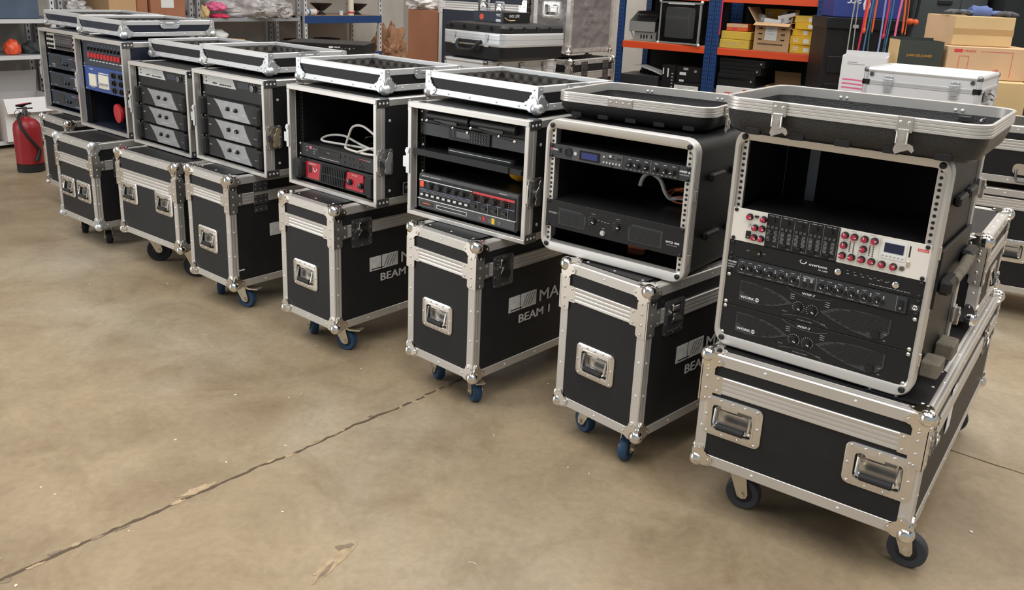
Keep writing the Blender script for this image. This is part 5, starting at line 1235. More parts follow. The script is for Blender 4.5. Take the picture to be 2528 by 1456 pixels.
# ---- fire extinguisher
t = thing('fire_extinguisher', 'red fire extinguisher with black base standing on the floor by the shelving', 'fire extinguisher', (-3.41, 5.90, 0), .52)
ob('cylinder', M().lathe([(.084, .05), (.088, .055), (.088, .30), (.082, .335), (.060, .362), (.030, .375), (.026, .385)], (0, 0, 0), (0, 0, 1), 28), 'ext_red', t)
ob('base_skirt', M().lathe([(.080, 0), (.088, .006), (.088, .062), (.084, .062)], (0, 0, 0), (0, 0, 1), 28), 'rubber', t)
v = ob('valve', M().cyl((0, 0, .38), (0, 0, .425), .018, 14).cyl((-.03, 0, .405), (.035, 0, .405), .010, 10).bx(-.014, -.014, .42, .014, .014, .45, .003), 'dark_steel', t)
ob('carry_handle', M().bx(-.050, -.014, .436, .050, .014, .443, .002), 'black', v); ob('squeeze_lever', M().prism([(-.055, .455), (.045, .470), (.047, .478), (-.055, .463), (-.02, .448), (.01, .448)], -.013, .013, 'y'), 'black', v)
ob('label_tag', M().prism([(-.045, .4655), (.035, .4775), (.035, .4795), (-.045, .4675)], -.010, .010, 'y'), 'red_ink', v); ob('safety_ring', M().tube([(-.045 + .02 * math.cos(a), .0, .40 + .028 * math.sin(a)) for a in [i * PI / 6 for i in range(12)]], .002, 6, True), 'dark_steel', v)
ob('hose', M().tube([(-.03, -.005, .405), (-.045, -.05, .38), (-.035, -.09, .33), (0, -.097, .26), (.04, -.09, .20), (.066, -.075, .16)], .0105, 10), 'rubber', t)
ob('nozzle', M().tube([(.066, -.075, .16), (.055, -.083, .12), (.04, -.09, .085)], [.012, .014, .019], 12), 'black', t)
ob('instruction_label', M().lathe([(.0886, .14), (.0886, .27)], (0, 0, 0), (0, 0, 1), 28, (False, False)), 'ext_red', t)
# ---- tall cartons and cases in the middle
carton('carton', 'tall reddish brown carton behind the lids, white bag on its top', (-.875, 6.81, -.6, .001), .30, .32, 1.19, 'card_brown', None)
carton('carton', 'slightly nearer brown carton with dark tape beside the stacked cases', (-.83, 6.50, -.6, .001) , .23, .26, 1.15, 'card_brown', None) if False else None
crumple('white_bag', 'crumpled white plastic bag on the tall brown carton', 'plastic bag', (-.72, 6.88, 1.193), (.17, .15, .11), 'bag_white', .32, 2.5, 5)
t = trunk('flight_case', 'tall black flight case behind the suitcase, top cut by the frame', (-.585, 6.24, -.6, .13), .745, .60, 1.35, (1.09, 1.15), [], (.05, 'rubber', (.5, .5, .3, .2), (), None), panel='laminate_blue')
latch(t, (.40, 0, 1.14), 0); latch(t, (.53, 0, 1.12), 0, .8)
crumple('film_scrap', 'crumpled scrap of clear film hanging over the tall case latch', 'plastic film', W((-.573, 6.2, -.6, 0), .46, -.075, 1.262), (.10, .05, .07), 'bag_plastic', .4) if False else None
# white aluminium chest with black suitcase on it
fa = (-.446, 5.15, -.5, .001)
t = thing('aluminium_case', 'tall white aluminium case under the black suitcase', 'aluminium case', fa[:2] + (.001,), -.75)
wa, da, ha = .40, .62, .985
def alu_box(t, w, d, h, seam_z, sk='alu_case', latches=(), side=()):
    ob('body', M().bx(.003, .003, .003, w - .003, d - .003, h - .003), sk, t)
    r = .010
    for x in (0, w):
        for y in (0, d): ob('edge_profile', M().cyl((x + (r if x == 0 else -r), y + (r if y == 0 else -r), .02), (x + (r if x == 0 else -r), y + (r if y == 0 else -r), h - .02), r + .0025, 12), 'alu_bright', t)
        for z in (0, h): ob('edge_profile', M().cyl((x + (r if x == 0 else -r), .015, z + (r if z == 0 else -r)), (x + (r if x == 0 else -r), d - .015, z + (r if z == 0 else -r)), r + .0025, 12), 'alu_bright', t)
    for y in (0, d):
        for z in (0, h): ob('edge_profile', M().cyl((.015, y + (r if y == 0 else -r), z + (r if z == 0 else -r)), (w - .015, y + (r if y == 0 else -r), z + (r if z == 0 else -r)), r + .0025, 12), 'alu_bright', t)
    for x in (0, w):
        for y in (0, d):
            for z in (0, h): ob('corner_cap', M().sph((x + (r if x == 0 else -r), y + (r if y == 0 else -r), z + (r if z == 0 else -r)), r + .0055, 12, 8), 'dark_steel', t)
    z0 = seam_z
    ob('seam_profile', M().bx(-.001, -.001, z0 - .010, w + .001, d + .001, z0 + .010, .001), 'alu_bright', t); ob('seam_gap', M().bx(-.0016, -.0016, z0 - .0012, w + .0016, d + .0016, z0 + .0012), 'grey_ink', t)
    for x in (0, w): ob('seam_corner', M().bx(x - .004 if x == 0 else x - .030, -.004, z0 - .012, x + .030 if x == 0 else x + .004, .008, z0 + .012, .001).bx(x - .004 if x == 0 else x - .008, -.004, z0 - .012, x + .008 if x == 0 else x + .004, .028, z0 + .012, .001), 'black', t)
    def lt(px, py, yaw):
        m = M().bx(-.018, -.005, .022, .018, 0, .036, .001).bx(-.020, -.012, -.006, .020, -.002, .022, .002).bx(-.016, -.010, -.028, .016, -.001, -.008, .002).bx(-.018, -.006, -.040, .018, 0, -.030, .001)
        for a in (-.012, .012):
            for b in (.031, .008, -.036): m.rivet((a, -.006 if b != .008 else -.012, b), (0, -1, 0), .003)
        ob('latch', m, 'plate_grey', t, (px, py, z0), (0, 0, yaw))
    for px in latches: lt(px, -.001, 0)
    for py in side: lt(w + .001, py, PI / 2)
alu_box(t, .347, .61, ha, ha - .052, latches=(), side=(.12, .30, .50))
t = thing('suitcase', 'black hard suitcase with wide silver band and carrying handle on the aluminium case', 'suitcase', (-.462, 5.2, .993), -.75)
ws, ds, hs = .495, .54, .195
def rl(i, z, r=.035): return [(p, q, z) for p, q in rr(i, i, ws - i, ds - i, r, 5)]
ob('lower_shell', M().loft([rl(.022, 0), rl(.006, .014), rl(.002, .075)]), 'plastic_black', t); ob('upper_shell', M().loft([rl(.002, .150), rl(.003, .178), rl(.014, .192), rl(.03, hs)]), 'plastic_black', t)
ob('silver_band', M().loft([rl(0, .075), rl(-.002, .078), rl(-.002, .090), rl(-.0005, .0915), rl(-.002, .093), rl(-.002, .110), rl(.001, .1115), rl(.001, .1135), rl(-.002, .115), rl(-.002, .132), rl(-.0005, .1335), rl(-.002, .135), rl(-.002, .147), rl(0, .150)]), 'alu_bright', t)
for x in (.105, .375):
    ob('latch', M().bx(x - .013, -.008, .118, x + .013, -.002, .142, .001).bx(x - .008, -.010, .096, x + .008, -.002, .120, .001).prism([(x - .016, .072), (x + .018, .072), (x + .020, .082), (x + .010, .098), (x - .010, .098), (x - .018, .084)], -.009, -.003, 'y'), 'plate_grey', t)
ob('carry_handle', M().tube([(.150, .0, .096), (.153, -.022, .090), (.165, -.040, .062), (.190, -.046, .046), (.285, -.046, .046), (.310, -.040, .062), (.322, -.022, .090), (.325, 0, .096)], .011, 10).bx(.140, -.014, .086, .335, -.002, .104, .003), 'rubber', t)
for i in range(4): ob('moulded_notch', M().bx(.06 + .11 * i, -.001, .160, .085 + .11 * i, .02, .186, .003), 'black_gloss', t); ob('moulded_notch', M().bx(ws - .02, .06 + .11 * i, .160, ws + .001, .085 + .11 * i, .186, .003), 'black_gloss', t)
# shoe box
t = thing('shoe_box', 'dark shoe box with orange sticker and white lettering on the suitcase', 'shoe box', (-.29, 5.35, 1.1895), -.75)
ob('body', M().bx(0, 0, 0, .25, .23, .056), 'face_navy', t); ob('end_panel', M().bx(.25, .0, 0, .2515, .23, .056), 'black', t); ob('lid', M().bx(-.001, -.001, .056, .252, .231, .0585, .0005), 'black', t)
ob('sticker', M().prism([(.070 + .020 * math.cos(i * PI / 5) * (1 if i % 2 else .85), .027 + .018 * math.sin(i * PI / 5)) for i in range(10)], -.0015, 0, 'y'), 'orange_red', t); ob('barcode_label', M().bx(.190, -.0012, .004, .230, -.0002, .020), 'paper', t); dashes(t, [(.190, .047, .045), (.192, .042, .03), (.195, .036, .035)], 'white_ink', y=-.0, h=.003)
text('NO LIFE', .017, 'paper', t, (.2518, .05, .030), SIDE, wide=1.0, bold=.02)
ob('printed_swoosh', M().tube([(.2516, .01, .030), (.2516, .03, .018), (.2516, .06, .012), (.2516, .10, .014)], .0035, 6), 'card_tan', t)
# wrapped case and the case below it
fu = (.14, 5.66, -.6, .13)
t = trunk('flight_case', 'black flight case with riveted hinges under the film-wrapped case', fu, .22, .58, .83, (.70, .75), [], (.045, 'rubber', (.5, .5, .3, .2), (), None))
for y in (.14, .42):
    h = M().bx(.22, y, .76, .223, y + .08, .815, .001).bx(.22, y, .685, .224, y + .08, .755, .001).bx(.22, y, .63, .223, y + .08, .68, .001)
    for zz in (.80, .78, .735, .705, .65):
        for k in (.016, .04, .064): h.rivet((.2238, y + k, zz), (1, 0, 0), .0045)
    ob('hinge', h, 'dark_steel', t)
fw_ = (.075, 5.76, -.6, .994)
t = trunk('flight_case', 'film-wrapped flight case with handle facing the camera, standing high beside the orange shelving', fw_, .283, .56, .60, (.45, .50), [(.14, .27)], None, panel='laminate_blue', nocast=True)
wm = M(); n1, n2 = 34, 36
Lp = [(p, q) for p, q in rr(-.016, -.016, .283 + .016, .56 + .016, .02, 3)]
per = []
for (a, b), (c, d_) in zip(Lp, Lp[1:] + Lp[:1]):
    k = max(1, int(math.hypot(c - a, d_ - b) / .014))
    for q in range(k): per.append((a + (c - a) * q / k, b + (d_ - b) * q / k))
loops = []
for j in range(n2 + 1):
    z = -.02 + .50 * j / n2; l_ = []
    for i, (a, b) in enumerate(per):
        n = _nz.noise(Vector((a * 14, b * 14, z * 14))) * .7 + 1.1 * abs(_nz.noise(Vector((a * 30 + 3, b * 30, z * 22 + a * 12)))); cx, cy = a - .14, b - .28; L_ = math.hypot(cx, cy)
        l_.append((a + cx / L_ * .016 * n, b + cy / L_ * .016 * n, z + .012 * _nz.noise(Vector((a * 20, b * 20, 5)))))
    loops.append(l_)
wm.loft(loops, (False, False))
o = ob('stretch_film', wm, 'stretch_film', None, fw_[:2] + (.994 + .03,), (0, 0, -.6), smooth=18); tag(o, 'crinkled clear stretch film wrapped round the high flight case', 'plastic film')
# ---- orange and blue shelving
OSH = (.85, 7.26, -.55, 0.0)
def OF(s, y, z, da=0): a = W(OSH, s, y); return (a[0], a[1], -.55 + da, z + .0015)
t = thing('pallet_shelving', 'shelving with blue perforated posts and orange beams along the back', 'shelving', W(OSH, 0, 0), -.55)
def blue_post(x, y):
    p = ob('post', M().bx(x, y, 0, x + .048, y + .003, 2.1).bx(x, y + .003, 0, x + .003, y + .035, 2.1).bx(x + .045, y + .003, 0, x + .048, y + .035, 2.1), 'shelf_blue', t, smooth=0); m = M(); z = .05
    while z < 2.05:
        for xx in (.014, .032): m.bx(x + xx - .0035, y - .0006, z, x + xx + .0035, y + .0003, z + .014)
        z += .033
    ob('post_holes', m, 'black', p, kind='stuff', smooth=0)
for x in (-.062, .700, .752, 1.52):
    for y in (0, .55): blue_post(x, y)
for x0, x1 in ((-.010, .698), (.802, 1.518)):
    for z in (.15, .625, 1.003, 1.40):
        for y0, y1 in ((.004, .022), (.565, .583)): ob('beam', M().bx(x0, y0, z - .055, x1, y1, z - .006, .001).bx(x0, y0 + .003, z - .006, x1, y1, z - .001), 'shelf_orange', t)
        ob('shelf_board', M().bx(x0, .008, z - .010, x1, .575, z), 'chipboard', t)
ob('back_sheet', M().bx(-.06, .590, .02, .735, .594, 2.05), 'dark_fabric', t); ob('back_sheet', M().bx(.752, .590, .02, 1.56, .594, 2.05), 'dark_fabric', t)
ob('red_strap', M().bx(.802, .001, 1.10, .812, .004, 1.36), 'cord_red', t)
# left bay, upper level
t = thing('projector_housing', 'light grey vented equipment housing beside the television', 'housing', OF(.015, .06, 1.003)[:2] + (1.0045,), -.5)
ob('front_panel', M().bx(.0, -.003, .075, .225, .0, .155, .002), 'case_grey', t); ob('hood', M().loft([[(0, 0, .155), (.225, 0, .155), (.225, .30, .155), (0, .30, .155)], [(.03, .10, .235), (.25, .10, .250), (.25, .30, .250), (.03, .30, .235)]]), 'black', t)
ob('lower_box', M().bx(.045, .01, 0, .235, .28, .074), 'case_grey', t); ob('strut', M().prism([(.008, .075), (.018, .075), (.060, 0), (.050, 0)], .0, .01, 'y'), 'case_grey', t); ob('strut', M().prism([(.208, .075), (.218, .075), (.245, 0), (.235, 0)], .0, .01, 'y'), 'case_grey', t)
for i in range(8): ob('vent_slot', M().bx(.04 + .022 * i, .055, .203, .052 + .022 * i, .075, .208), 'plate_grey', t, (0, 0, 0))
for x in (.10, .125, .15, .19): ob('socket', M().bx(x, .0085, .02, x + .012, .0105, .05), 'black', t)
t = thing('television', 'boxy television in a silver-edged travel frame on the orange shelving', 'television', OF(.290, .035, 1.003)[:2] + (1.0045,), -.64)
ob('cabinet', M().loft([[(.012, .010, .014), (.345, .010, .014), (.345, .010, .312), (.012, .010, .312)], [(.012, .12, .014), (.345, .12, .014), (.345, .12, .312), (.012, .12, .312)], [(.06, .38, .03), (.29, .38, .03), (.29, .38, .25), (.06, .38, .25)]]), 'black', t)
def scr():
    m = M(); nx, nz = 12, 12; V = []; F = []
    for j in range(nz + 1):
        for i in range(nx + 1):
            a, b = i / nx * 2 - 1, j / nz * 2 - 1; V.append((.178 + .128 * a, .004 - .012 * (1 - .5 * a * a - .5 * b * b), .166 + .120 * b))
    for j in range(nz):
        for i in range(nx): q = j * (nx + 1) + i; F.append((q, q + 1, q + nx + 2, q + nx + 1))
    return m.add(V, F)
fo = rr(.012, .014, .345, .312, .01); fi = rr(.048, .044, .308, .288, .02)
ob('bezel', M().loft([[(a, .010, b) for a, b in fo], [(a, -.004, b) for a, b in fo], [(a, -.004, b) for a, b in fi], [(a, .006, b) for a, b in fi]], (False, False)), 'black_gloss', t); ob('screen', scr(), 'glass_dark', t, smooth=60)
for c in ((.0, -.012, 0, .355, .010, .012), (.0, -.012, .312, .355, .010, .326), (.0, -.010, .012, .012, .010, .312), (.343, -.010, .012, .357, .010, .312)): ob('frame_edge', M().bx(*c, .001), 'case_grey', t)
ob('top_lamp_strip', M().bx(.07, -.014, .306, .30, -.010, .318), 'alu_bright', t)
for x in (0, .357):
    for z in (0, .326): ob('frame_corner', M().sph((x, -.004, z), .016, 10, 8), 'plate_grey', t)
# left bay, lower level
t = carton('equipment_box', 'dark grey printed equipment carton with a white sheet on it', OF(-.02, .03, .625), .34, .33, .105, 'face_grey', None, inside='face_black')
text('gemini', .035, 'grey_ink', t, (.3405, .05, .045), SIDE, wide=1.0, bold=.02); ob('print_mark', M().bx(.13, -.0006, .012, .19, .0002, .024), 'white_ink', t)
o = ob('paper_sheet', M().prism([(0, 0), (.10, .004), (.24, -.035), (.30, -.055), (.24, -.030), (.10, .0065)], 0, .16, 'y'), 'paper', None, W(OSH, .03, .07, .7965), (0, 0, -.55)); tag(o, 'bent white paper sheet lying on the dark grey equipment carton', 'paper')
t = thing('keypad_unit', 'dark keypad unit lying at the back of the dark grey equipment carton', 'keypad', W(OSH, .06, .24, .7325), -.55); ob('body', M().bx(0, 0, 0, .22, .11, .022, .003), 'face_grey', t); ob('keys', M().bx(.01, .01, .022, .21, .10, .028), 'black', t)
t = thing('cd_deck', 'upright black player deck with white stickers on the lower shelf', 'deck', W(OSH, .345, .04, .6265), -.55)
ob('body', M().bx(0, 0, 0, .115, .30, .205, .003), 'black', t); ob('sticker', M().bx(.048, -.001, .11, .060, 0, .18), 'paper', t); ob('sticker', M().bx(.008, -.001, .13, .018, 0, .18), 'paper', t)
for i in range(5): ob('button', M().bx(.085, -.003, .03 + .026 * i, .100, 0, .040 + .026 * i, .001), 'grey_ink', t)
t = thing('cd_deck', 'wide black player deck with a round dial next to the upright deck', 'deck', W(OSH, .465, .05, .7035), -.55)
ob('body', M().bx(0, 0, 0, .215, .30, .125, .003), 'face_black', t); ob('dial_frame', M().bx(.135, -.003, .012, .205, 0, .115, .002), 'black', t); ob('dial', M().lathe([(.012, 0), (.011, -.006)], (.165, -.003, .095), (0, 1, 0), 14), 'plate_grey', t); ob('sticker', M().bx(.03, -.001, .058, .085, 0, .082), 'paper', t); ob('sticker', M().bx(.03, -.001, .006, .07, 0, .022), 'paper', t); ob('sticker', M().bx(.06, -.001, .10, .10, 0, .118), 'grey_ink', t)
t = thing('media_box', 'black box with long white handwritten label under the wide deck', 'box', W(OSH, .462, .03, .6265), -.55); ob('body', M().bx(0, 0, 0, .220, .30, .075, .002), 'black', t); ob('paper_label', M().bx(.004, -.0012, .010, .208, -.0002, .056), 'paper', t); dashes(t, [(.03, .040, .07), (.11, .038, .06), (.03, .026, .06), (.10, .024, .05)], 'grey_ink', y=-.001, h=.004)
# right bay, upper level
t = carton('carton', 'yellow ochre carton with handwriting, lower of two', OF(.775 + .03, .03, 1.003), .235, .26, .065, 'card_ochre', None); dashes(t, [(.02, .040, .05), (.08, .036, .05), (.16, .042, .04), (.04, .020, .04), (.10, .018, .06)], 'grey_ink', y=-.0005, h=.004)
carton('carton', 'yellow ochre carton lying on the handwritten one', OF(.780 + .03, .035, 1.0705), .235, .25, .06, 'card_ochre', None)
t = carton('carton', 'small red-orange carton on the ochre cartons', OF(.845, .04, 1.1325), .165, .16, .055, 'cord_orange', None); ob('pale_panel', M().bx(.0, -.0008, .030, .165, .0, .055), 'card_pale', t); ob('print_mark', M().bx(.045, -.0012, .006, .085, 0, .026), 'red_ink', t)
t = carton('carton', 'open brown carton with taped white note, filled with white boxes', OF(1.075, .02, 1.003), .265, .28, .205, 'card', None, flaps=[('f', 1.9, .06), ('l', .6, .13), ('r', .15, .06)])
ob('note', M().bx(.075, -.0016, .085, .165, -.0002, .185), 'paper', t, (0, 0, 0), (0, .04, 0)); dashes(t, [(.09, .165, .055), (.10, .145, .035), (.095, .125, .05)], 'grey_ink', y=-.0016, h=.004); dashes(t, [(.03 + .012 * i, .045, .009) for i in range(16)] + [(.03, .16, .03), (.03, .12, .03), (.03, .08, .03), (.20, .16, .03), (.20, .12, .03), (.20, .08, .03)], 'black', y=-.0002, h=.010)
for k, (s, y, z, w, d, h, rot, lb) in enumerate(((.045 + 1.075, .05, 1.170, .13, .10, .075, (0, .10, -.55), 'white product box lying in the open brown carton, left one'), (1.075 + .16, .07, 1.200, .13, .11, .065, (0, -.25, -.50), 'white product box tilted out of the open brown carton, right one'))):
    o = thing('product_box', lb, 'box', W(OSH, s, y, z), -.55, 'white boxes in the open carton'); o.rotation_euler = rot
    ob('body', M().bx(0, 0, 0, w, d, h, .002), 'card_white', o)
    for x in (.085, .105): ob('round_mark', M().lathe([(.007, 0), (.007, -.0008)], (x, 0, h * .4), (0, 1, 0), 12), 'black', o)
    ob('barcode', M().bx(.015, -.0008, .015, .045, 0, .040), 'grey_ink', o)
crumple('grey_plug', 'grey rounded plug poking out of the open brown carton', 'plug', W(OSH, 1.105, .10, 1.19), (.035, .03, .05), 'case_grey', .1)
o = ob('dark_bar', M().bx(-.06, -.012, -.02, .06, .012, .02, .004), 'case_grey', None, W(OSH, 1.10, .16, 1.235), (0, .45, -.55)); tag(o, 'grey flat bar leaning in the open brown carton', 'bar')
o = thing('product_box', 'long yellow box lying across the back of the open carton', 'box', W(OSH, 1.05, .31, 1.235), -.52); ob('body', M().bx(0, 0, 0, .24, .12, .075, .002), 'card_yellow', o); text('SZ', .03, 'white_ink', o, (.02, -.0008, .022), bold=.03); ob('barcode', M().bx(.13, -.0008, .012, .17, 0, .055), 'paper', o); ob('print_panel', M().bx(.175, -.0008, .005, .235, 0, .07), 'card_green', o)
carton('carton', 'plain carton at the back of the shelf carrying the long yellow box', OF(1.06, .305, 1.003), .24, .14, .23, 'card_in', None)
z = 1.0045
for k, (w, h, dx, rz, lb) in enumerate(((.165, .062, .0, .02, 'yellow product box at the bottom of the yellow stack'), (.170, .062, -.004, -.05, 'yellow product box second from the bottom of the yellow stack'), (.160, .048, .006, .06, 'torn yellow product box third in the yellow stack'), (.150, .045, .018, -.12, 'yellow product box fourth in the yellow stack, white end showing'), (.15, .05, .012, .15, 'brownish yellow box topmost of the yellow stack'))):
    o = thing('product_box', lb, 'box', W(OSH, 1.348 + dx, .03, z), -.55 + rz, 'stack of yellow product boxes'); z += h + .001
    ob('body', M().bx(0, 0, 0, w, .22, h, .002), 'card_yellow' if k < 4 else 'card_ochre', o)
    if k < 2: text('SZ', .026, 'white_ink', o, (.022, -.0008, .020), bold=.03); ob('barcode', M().bx(.10, -.0008, .012, .14, 0, .042), 'paper', o)
    else: ob('open_flap', M().bx(-.05, -.02, 0, 0, .10, .003), 'card_pale', o, (0.004, 0.0, h * .9), (0, .3 if k == 2 else -.2, 0)); ob('end_label', M().bx(.10 if k > 2 else .08, -.0008, .01, .145 if k > 2 else .11, 0, h * .8), 'paper', o)
# right bay, lower level
t = carton('carton', 'white printed carton under the black decks on the lower shelf', OF(.82, .02, .625), .36, .34, .085, 'card_white', None); ob('print_panel', M().bx(.215, -.0008, .015, .245, 0, .07), 'cable_orange', t); dashes(t, [(.07, .035, .09), (.10, .025, .04)], 'red_ink', y=-.0005, h=.005)
for k, (x, z, w, h, lb) in enumerate(((.815, .713, .30, .095, 'thick black deck on the white printed carton'), (.825, .8095, .33, .058, 'middle black deck on the lower shelf'), (.82, .869, .36, .06, 'top black deck of the stack on the lower shelf'))):
    o = thing('audio_deck', lb, 'deck', W(OSH, x, .04, z), -.55, 'black decks stacked on the lower shelf'); ob('body', M().bx(0, 0, 0, w, .32, h, .003), 'face_black', o); ob('face_strip', M().bx(.01, -.002, h * .55, w - .06, 0, h * .7), 'black_gloss', o); ob('side_knob', M().lathe([(.008, 0), (.007, -.006)], (w - .03, 0, h * .5), (0, 1, 0), 12), 'plate_grey', o)
t = carton('carton', 'open dark brown carton beside the black decks', OF(1.20, .05, .625), .20, .25, .12, 'card_in', None, flaps=[('b', -.3, .10)])
t = thing('storage_bin', 'blue plastic bin on the lower shelf by the right post', 'bin', W(OSH, 1.415, .02, .6265), -.55); ob('body', M().loft([[(0, 0, 0), (.10, 0, 0), (.10, .2, 0), (0, .2, 0)], [(-.008, -.008, .13), (.108, -.008, .13), (.108, .208, .13), (-.008, .208, .13)], [(.0, .0, .13), (.10, 0, .13), (.10, .2, .13), (0, .2, .13)], [(.006, .006, .01), (.094, .006, .01), (.094, .194, .01), (.006, .194, .01)]]), 'shelf_blue', t); ob('rim', M().bx(-.012, -.012, .122, .112, -.006, .134), 'shelf_blue', t)
# ---- dark equipment and hanging cords at the right
t = thing('equipment_rack', 'black equipment cabinet behind the hanging cords', 'cabinet', (2.020, 5.85, .001), -.1)
ob('body', M().bx(0, 0, .05, .50, .42, 1.275, .005), 'black', t); ob('top_shelf', M().bx(-.01, -.02, 1.22, .51, .42, 1.29, .003), 'face_black', t)
for z in (.55, .80, .98): ob('front_unit', M().bx(.03, -.012, z - .05, .47, 0, z + .06, .003), 'face_black', t)
ob('badge', M().bx(.16, -.021, 1.228, .195, -.0195, 1.25), 'grey_ink', t)
for i in range(4): ob('foot', M().cyl((.05 + .40 * (i % 2), .06 + .30 * (i // 2), 0), (.05 + .40 * (i % 2), .06 + .30 * (i // 2), .05), .025, 10), 'rubber', t)
o = thing('plastic_crate', 'blue printed box standing upside down on the black cabinet', 'box', (2.055, 5.86, 1.2925), -.1); ob('body', M().bx(0, 0, 0, .43, .35, .30, .006), 'bag_blue', o)
text('arc', .05, 'white_ink', o, (.165, -.0012, .125), (PI / 2, PI, 0), wide=1.0, bold=.03)
for s in (0, 1): ob('printed_mark', M().prism([(.185 + s * .034, .055), (.200 + s * .012 - .004, .055), (.196 + .012 * s, .09), (.200 + .012 * s - .004, .122), (.185 + .034 * s, .122), (.178 + .048 * s, .09)], -.0012, 0, 'y'), 'white_ink', o)
rng = random.Random(5)
hang = [(2.082, 'cord_grey', .62, .004, 'thin grey cord hanging lowest at the left of the hanging cords', .012), (2.105, 'cord_grey', .52, .0035, 'thin grey cord with a knot next to the lowest one', .0), (2.15, 'cord_red', .42, .0055, 'crimson strap hanging left of the blue ones', .03), (2.165, 'cord_orange', .18, .0065, 'short orange-red strap hanging in front of the blue box', .01), (2.185, 'cord_blue', .40, .005, 'blue cord, left of the two blue ones', .02), (2.20, 'cord_teal', .36, .004, 'teal cord, hooked at its end', -.02), (2.225, 'cord_orange', .20, .006, 'orange strap with black hook at its end', .03), (2.275, 'cord_violet', .42, .006, 'blue and white striped rope', .02), (2.29, 'cord_red', .21, .006, 'short red strap with bead end beside the striped rope', .0), (2.315, 'cord_blue', .36, .004, 'blue cord right of the striped rope', .01), (2.30, 'cord_teal', .34, .003, 'thin dark teal cord beside the striped rope', .0), (2.375, 'cord_pink', .30, .007, 'pink strap hanging at the right of the hanging cords', .04), (2.40, 'cord_orange', .20, .0065, 'rightmost orange strap with black hook', -.01), (2.42, 'cord_orange', .19, .003, 'thin brownish cord beside the rightmost orange strap', -.01)]
yb = 5.62
bar = thing('cord_rail', 'steel rail carrying the hanging cords above the frame', 'rail', (1.95, yb, 0), 0)
ob('rail', M().cyl((0, 0, 1.72), (.62, 0, 1.72), .010, 10), 'dark_steel', bar); ob('hanger', M().cyl((.05, 0, 1.725), (.05, 0, 5.49), .005, 8), 'dark_steel', bar); ob('hanger', M().cyl((.57, 0, 1.725), (.57, 0, 5.49), .005, 8), 'dark_steel', bar)
for x, mt_, ln, r, lb, sw in hang:
    sw *= .35; x += .01
    z0 = 1.405 - ln; P = []
    for i in range(9):
        s = i / 8; P.append((x + sw * (1 - s) + .006 * math.sin(5 * s + x * 40) * s * (1 - s) * 4, yb - .014 - .004 * math.sin(x * 90), 1.722 + (z0 - 1.722) * s))
    P = [(p[0] - sw * (i / 8) * 1.2, p[1], p[2]) for i, p in enumerate(P)]
    o = thing('hanging_cord', lb, 'cord', (0, 0, 0), 0, 'cords hanging at the right')
    ob('cord', M().tube(P, r, 8), mt_, o); e = P[-1]
    ob('end_hook', M().sph((e[0], e[1], e[2]), r * 1.6, 8, 6, (1, 1, 2)), 'black' if 'hook' in lb else mt_, o); ob('loop', M().tube([(P[0][0], yb + .016 * math.cos(a), 1.722 + .016 * math.sin(a)) for a in [k * PI / 5 for k in range(10)]], r * .6, 6, True), mt_, o)
o = thing('orange_plugs', 'pair of orange round cable ends hanging on black cable', 'plug', (2.475, 5.66, 1.29), 0); ob('plug', M().sph((0, 0, 0), .022, 12, 8), 'cord_orange', o); ob('plug', M().sph((.035, 0, -.003), .020, 12, 8), 'cord_orange', o); ob('black_cable', M().tube([(0, 0, .02), (-.01, 0, .10), (.02, 0, .25), (.02, 0, .45)], .012, 8).tube([(.035, 0, .02), (.04, 0, .15), (.03, 0, .45)], .010, 8).tube([(.02, .0, -.01), (.0, .01, -.10), (.03, .01, -.22), (.02, .01, -.3)], .014, 8), 'black', o)
for x, y, w, d, h, a, m_, lb in ((2.73, 6.2, .48, .5, 1.75, -.1, 'slate', 'tall dark grey covered cabinet behind the glove carton'), (3.24, 6.0, .40, .5, 1.8, -.1, 'dark_fabric', 'tall black fabric covered cabinet right of the grey one'), (3.05, 5.40, .5, .5, 1.50, -.1, 'dark_fabric', 'black covered cabinet at the right frame edge')):
    if 'frame edge' in lb: continue
    t = thing('covered_cabinet', lb, 'cabinet', (x, y, .001), a)
    ob('body', M().bx(0, 0, 0, w, d, h, .01), m_, t); ob('front_seam', M().bx(w * .62, -.002, 0, w * .625, .001, h), 'black', t)
    for z in (.25, .8): ob('grip', M().bx(w * .30, -.012, h * z, w * .5, 0, h * z + .03, .004), 'black', t)
# ---- stack of cases and cartons at the right
FS = (1.60, 4.20, -.5)
trunk('flight_case', 'lowest flight case of the stack under the white aluminium case', (1.60, 4.20, -.5, .13), 1.05, .45, .48, (.39, .44), [(.30, .20), (.80, .20)], (.045, 'rubber', (.5, .5, .3, .2), (), None))
t = trunk('flight_case', 'upper flight case with drop handle in the stack under the white aluminium case', (1.60, 4.20, -.5, .639), 1.05, .45, .262, (.150, .200), [], None, nocast=True)
hh = ob('drop_handle', M().prism(rr(.745, .045, .87, .095, .02), -.006, 0, 'y'), 'zinc', t); ob('handle_loop', M().tube([(.76, -.006, .07), (.762, -.022, .035), (.77, -.024, .018), (.85, -.024, .018), (.858, -.022, .035), (.86, -.006, .07)], .006, 8), 'dark_steel', hh)
t = thing('aluminium_case', 'white aluminium case with two bright latches on the flight case stack', 'aluminium case', (1.667, 4.215, .9175), -.65)
alu_box(t, .511, .44, .184, .118, latches=(.115, .405)); 
h = ob('side_handle', M().bx(.511, .10, .065, .516, .26, .115, .001).bx(.511, .10, .02, .515, .26, .05, .001), 'dark_steel', t); ob('handle_loop', M().tube([(.516, .115, .10), (.54, .115, .085), (.545, .13, .08), (.545, .23, .08), (.54, .245, .085), (.516, .245, .10)], .006, 8), 'chrome', h)
for x in (.035, .476): ob('round_stud', M().lathe([(.010, 0), (.009, -.004)], (x, -.001, .156), (0, 1, 0), 12), 'dark_steel', t)
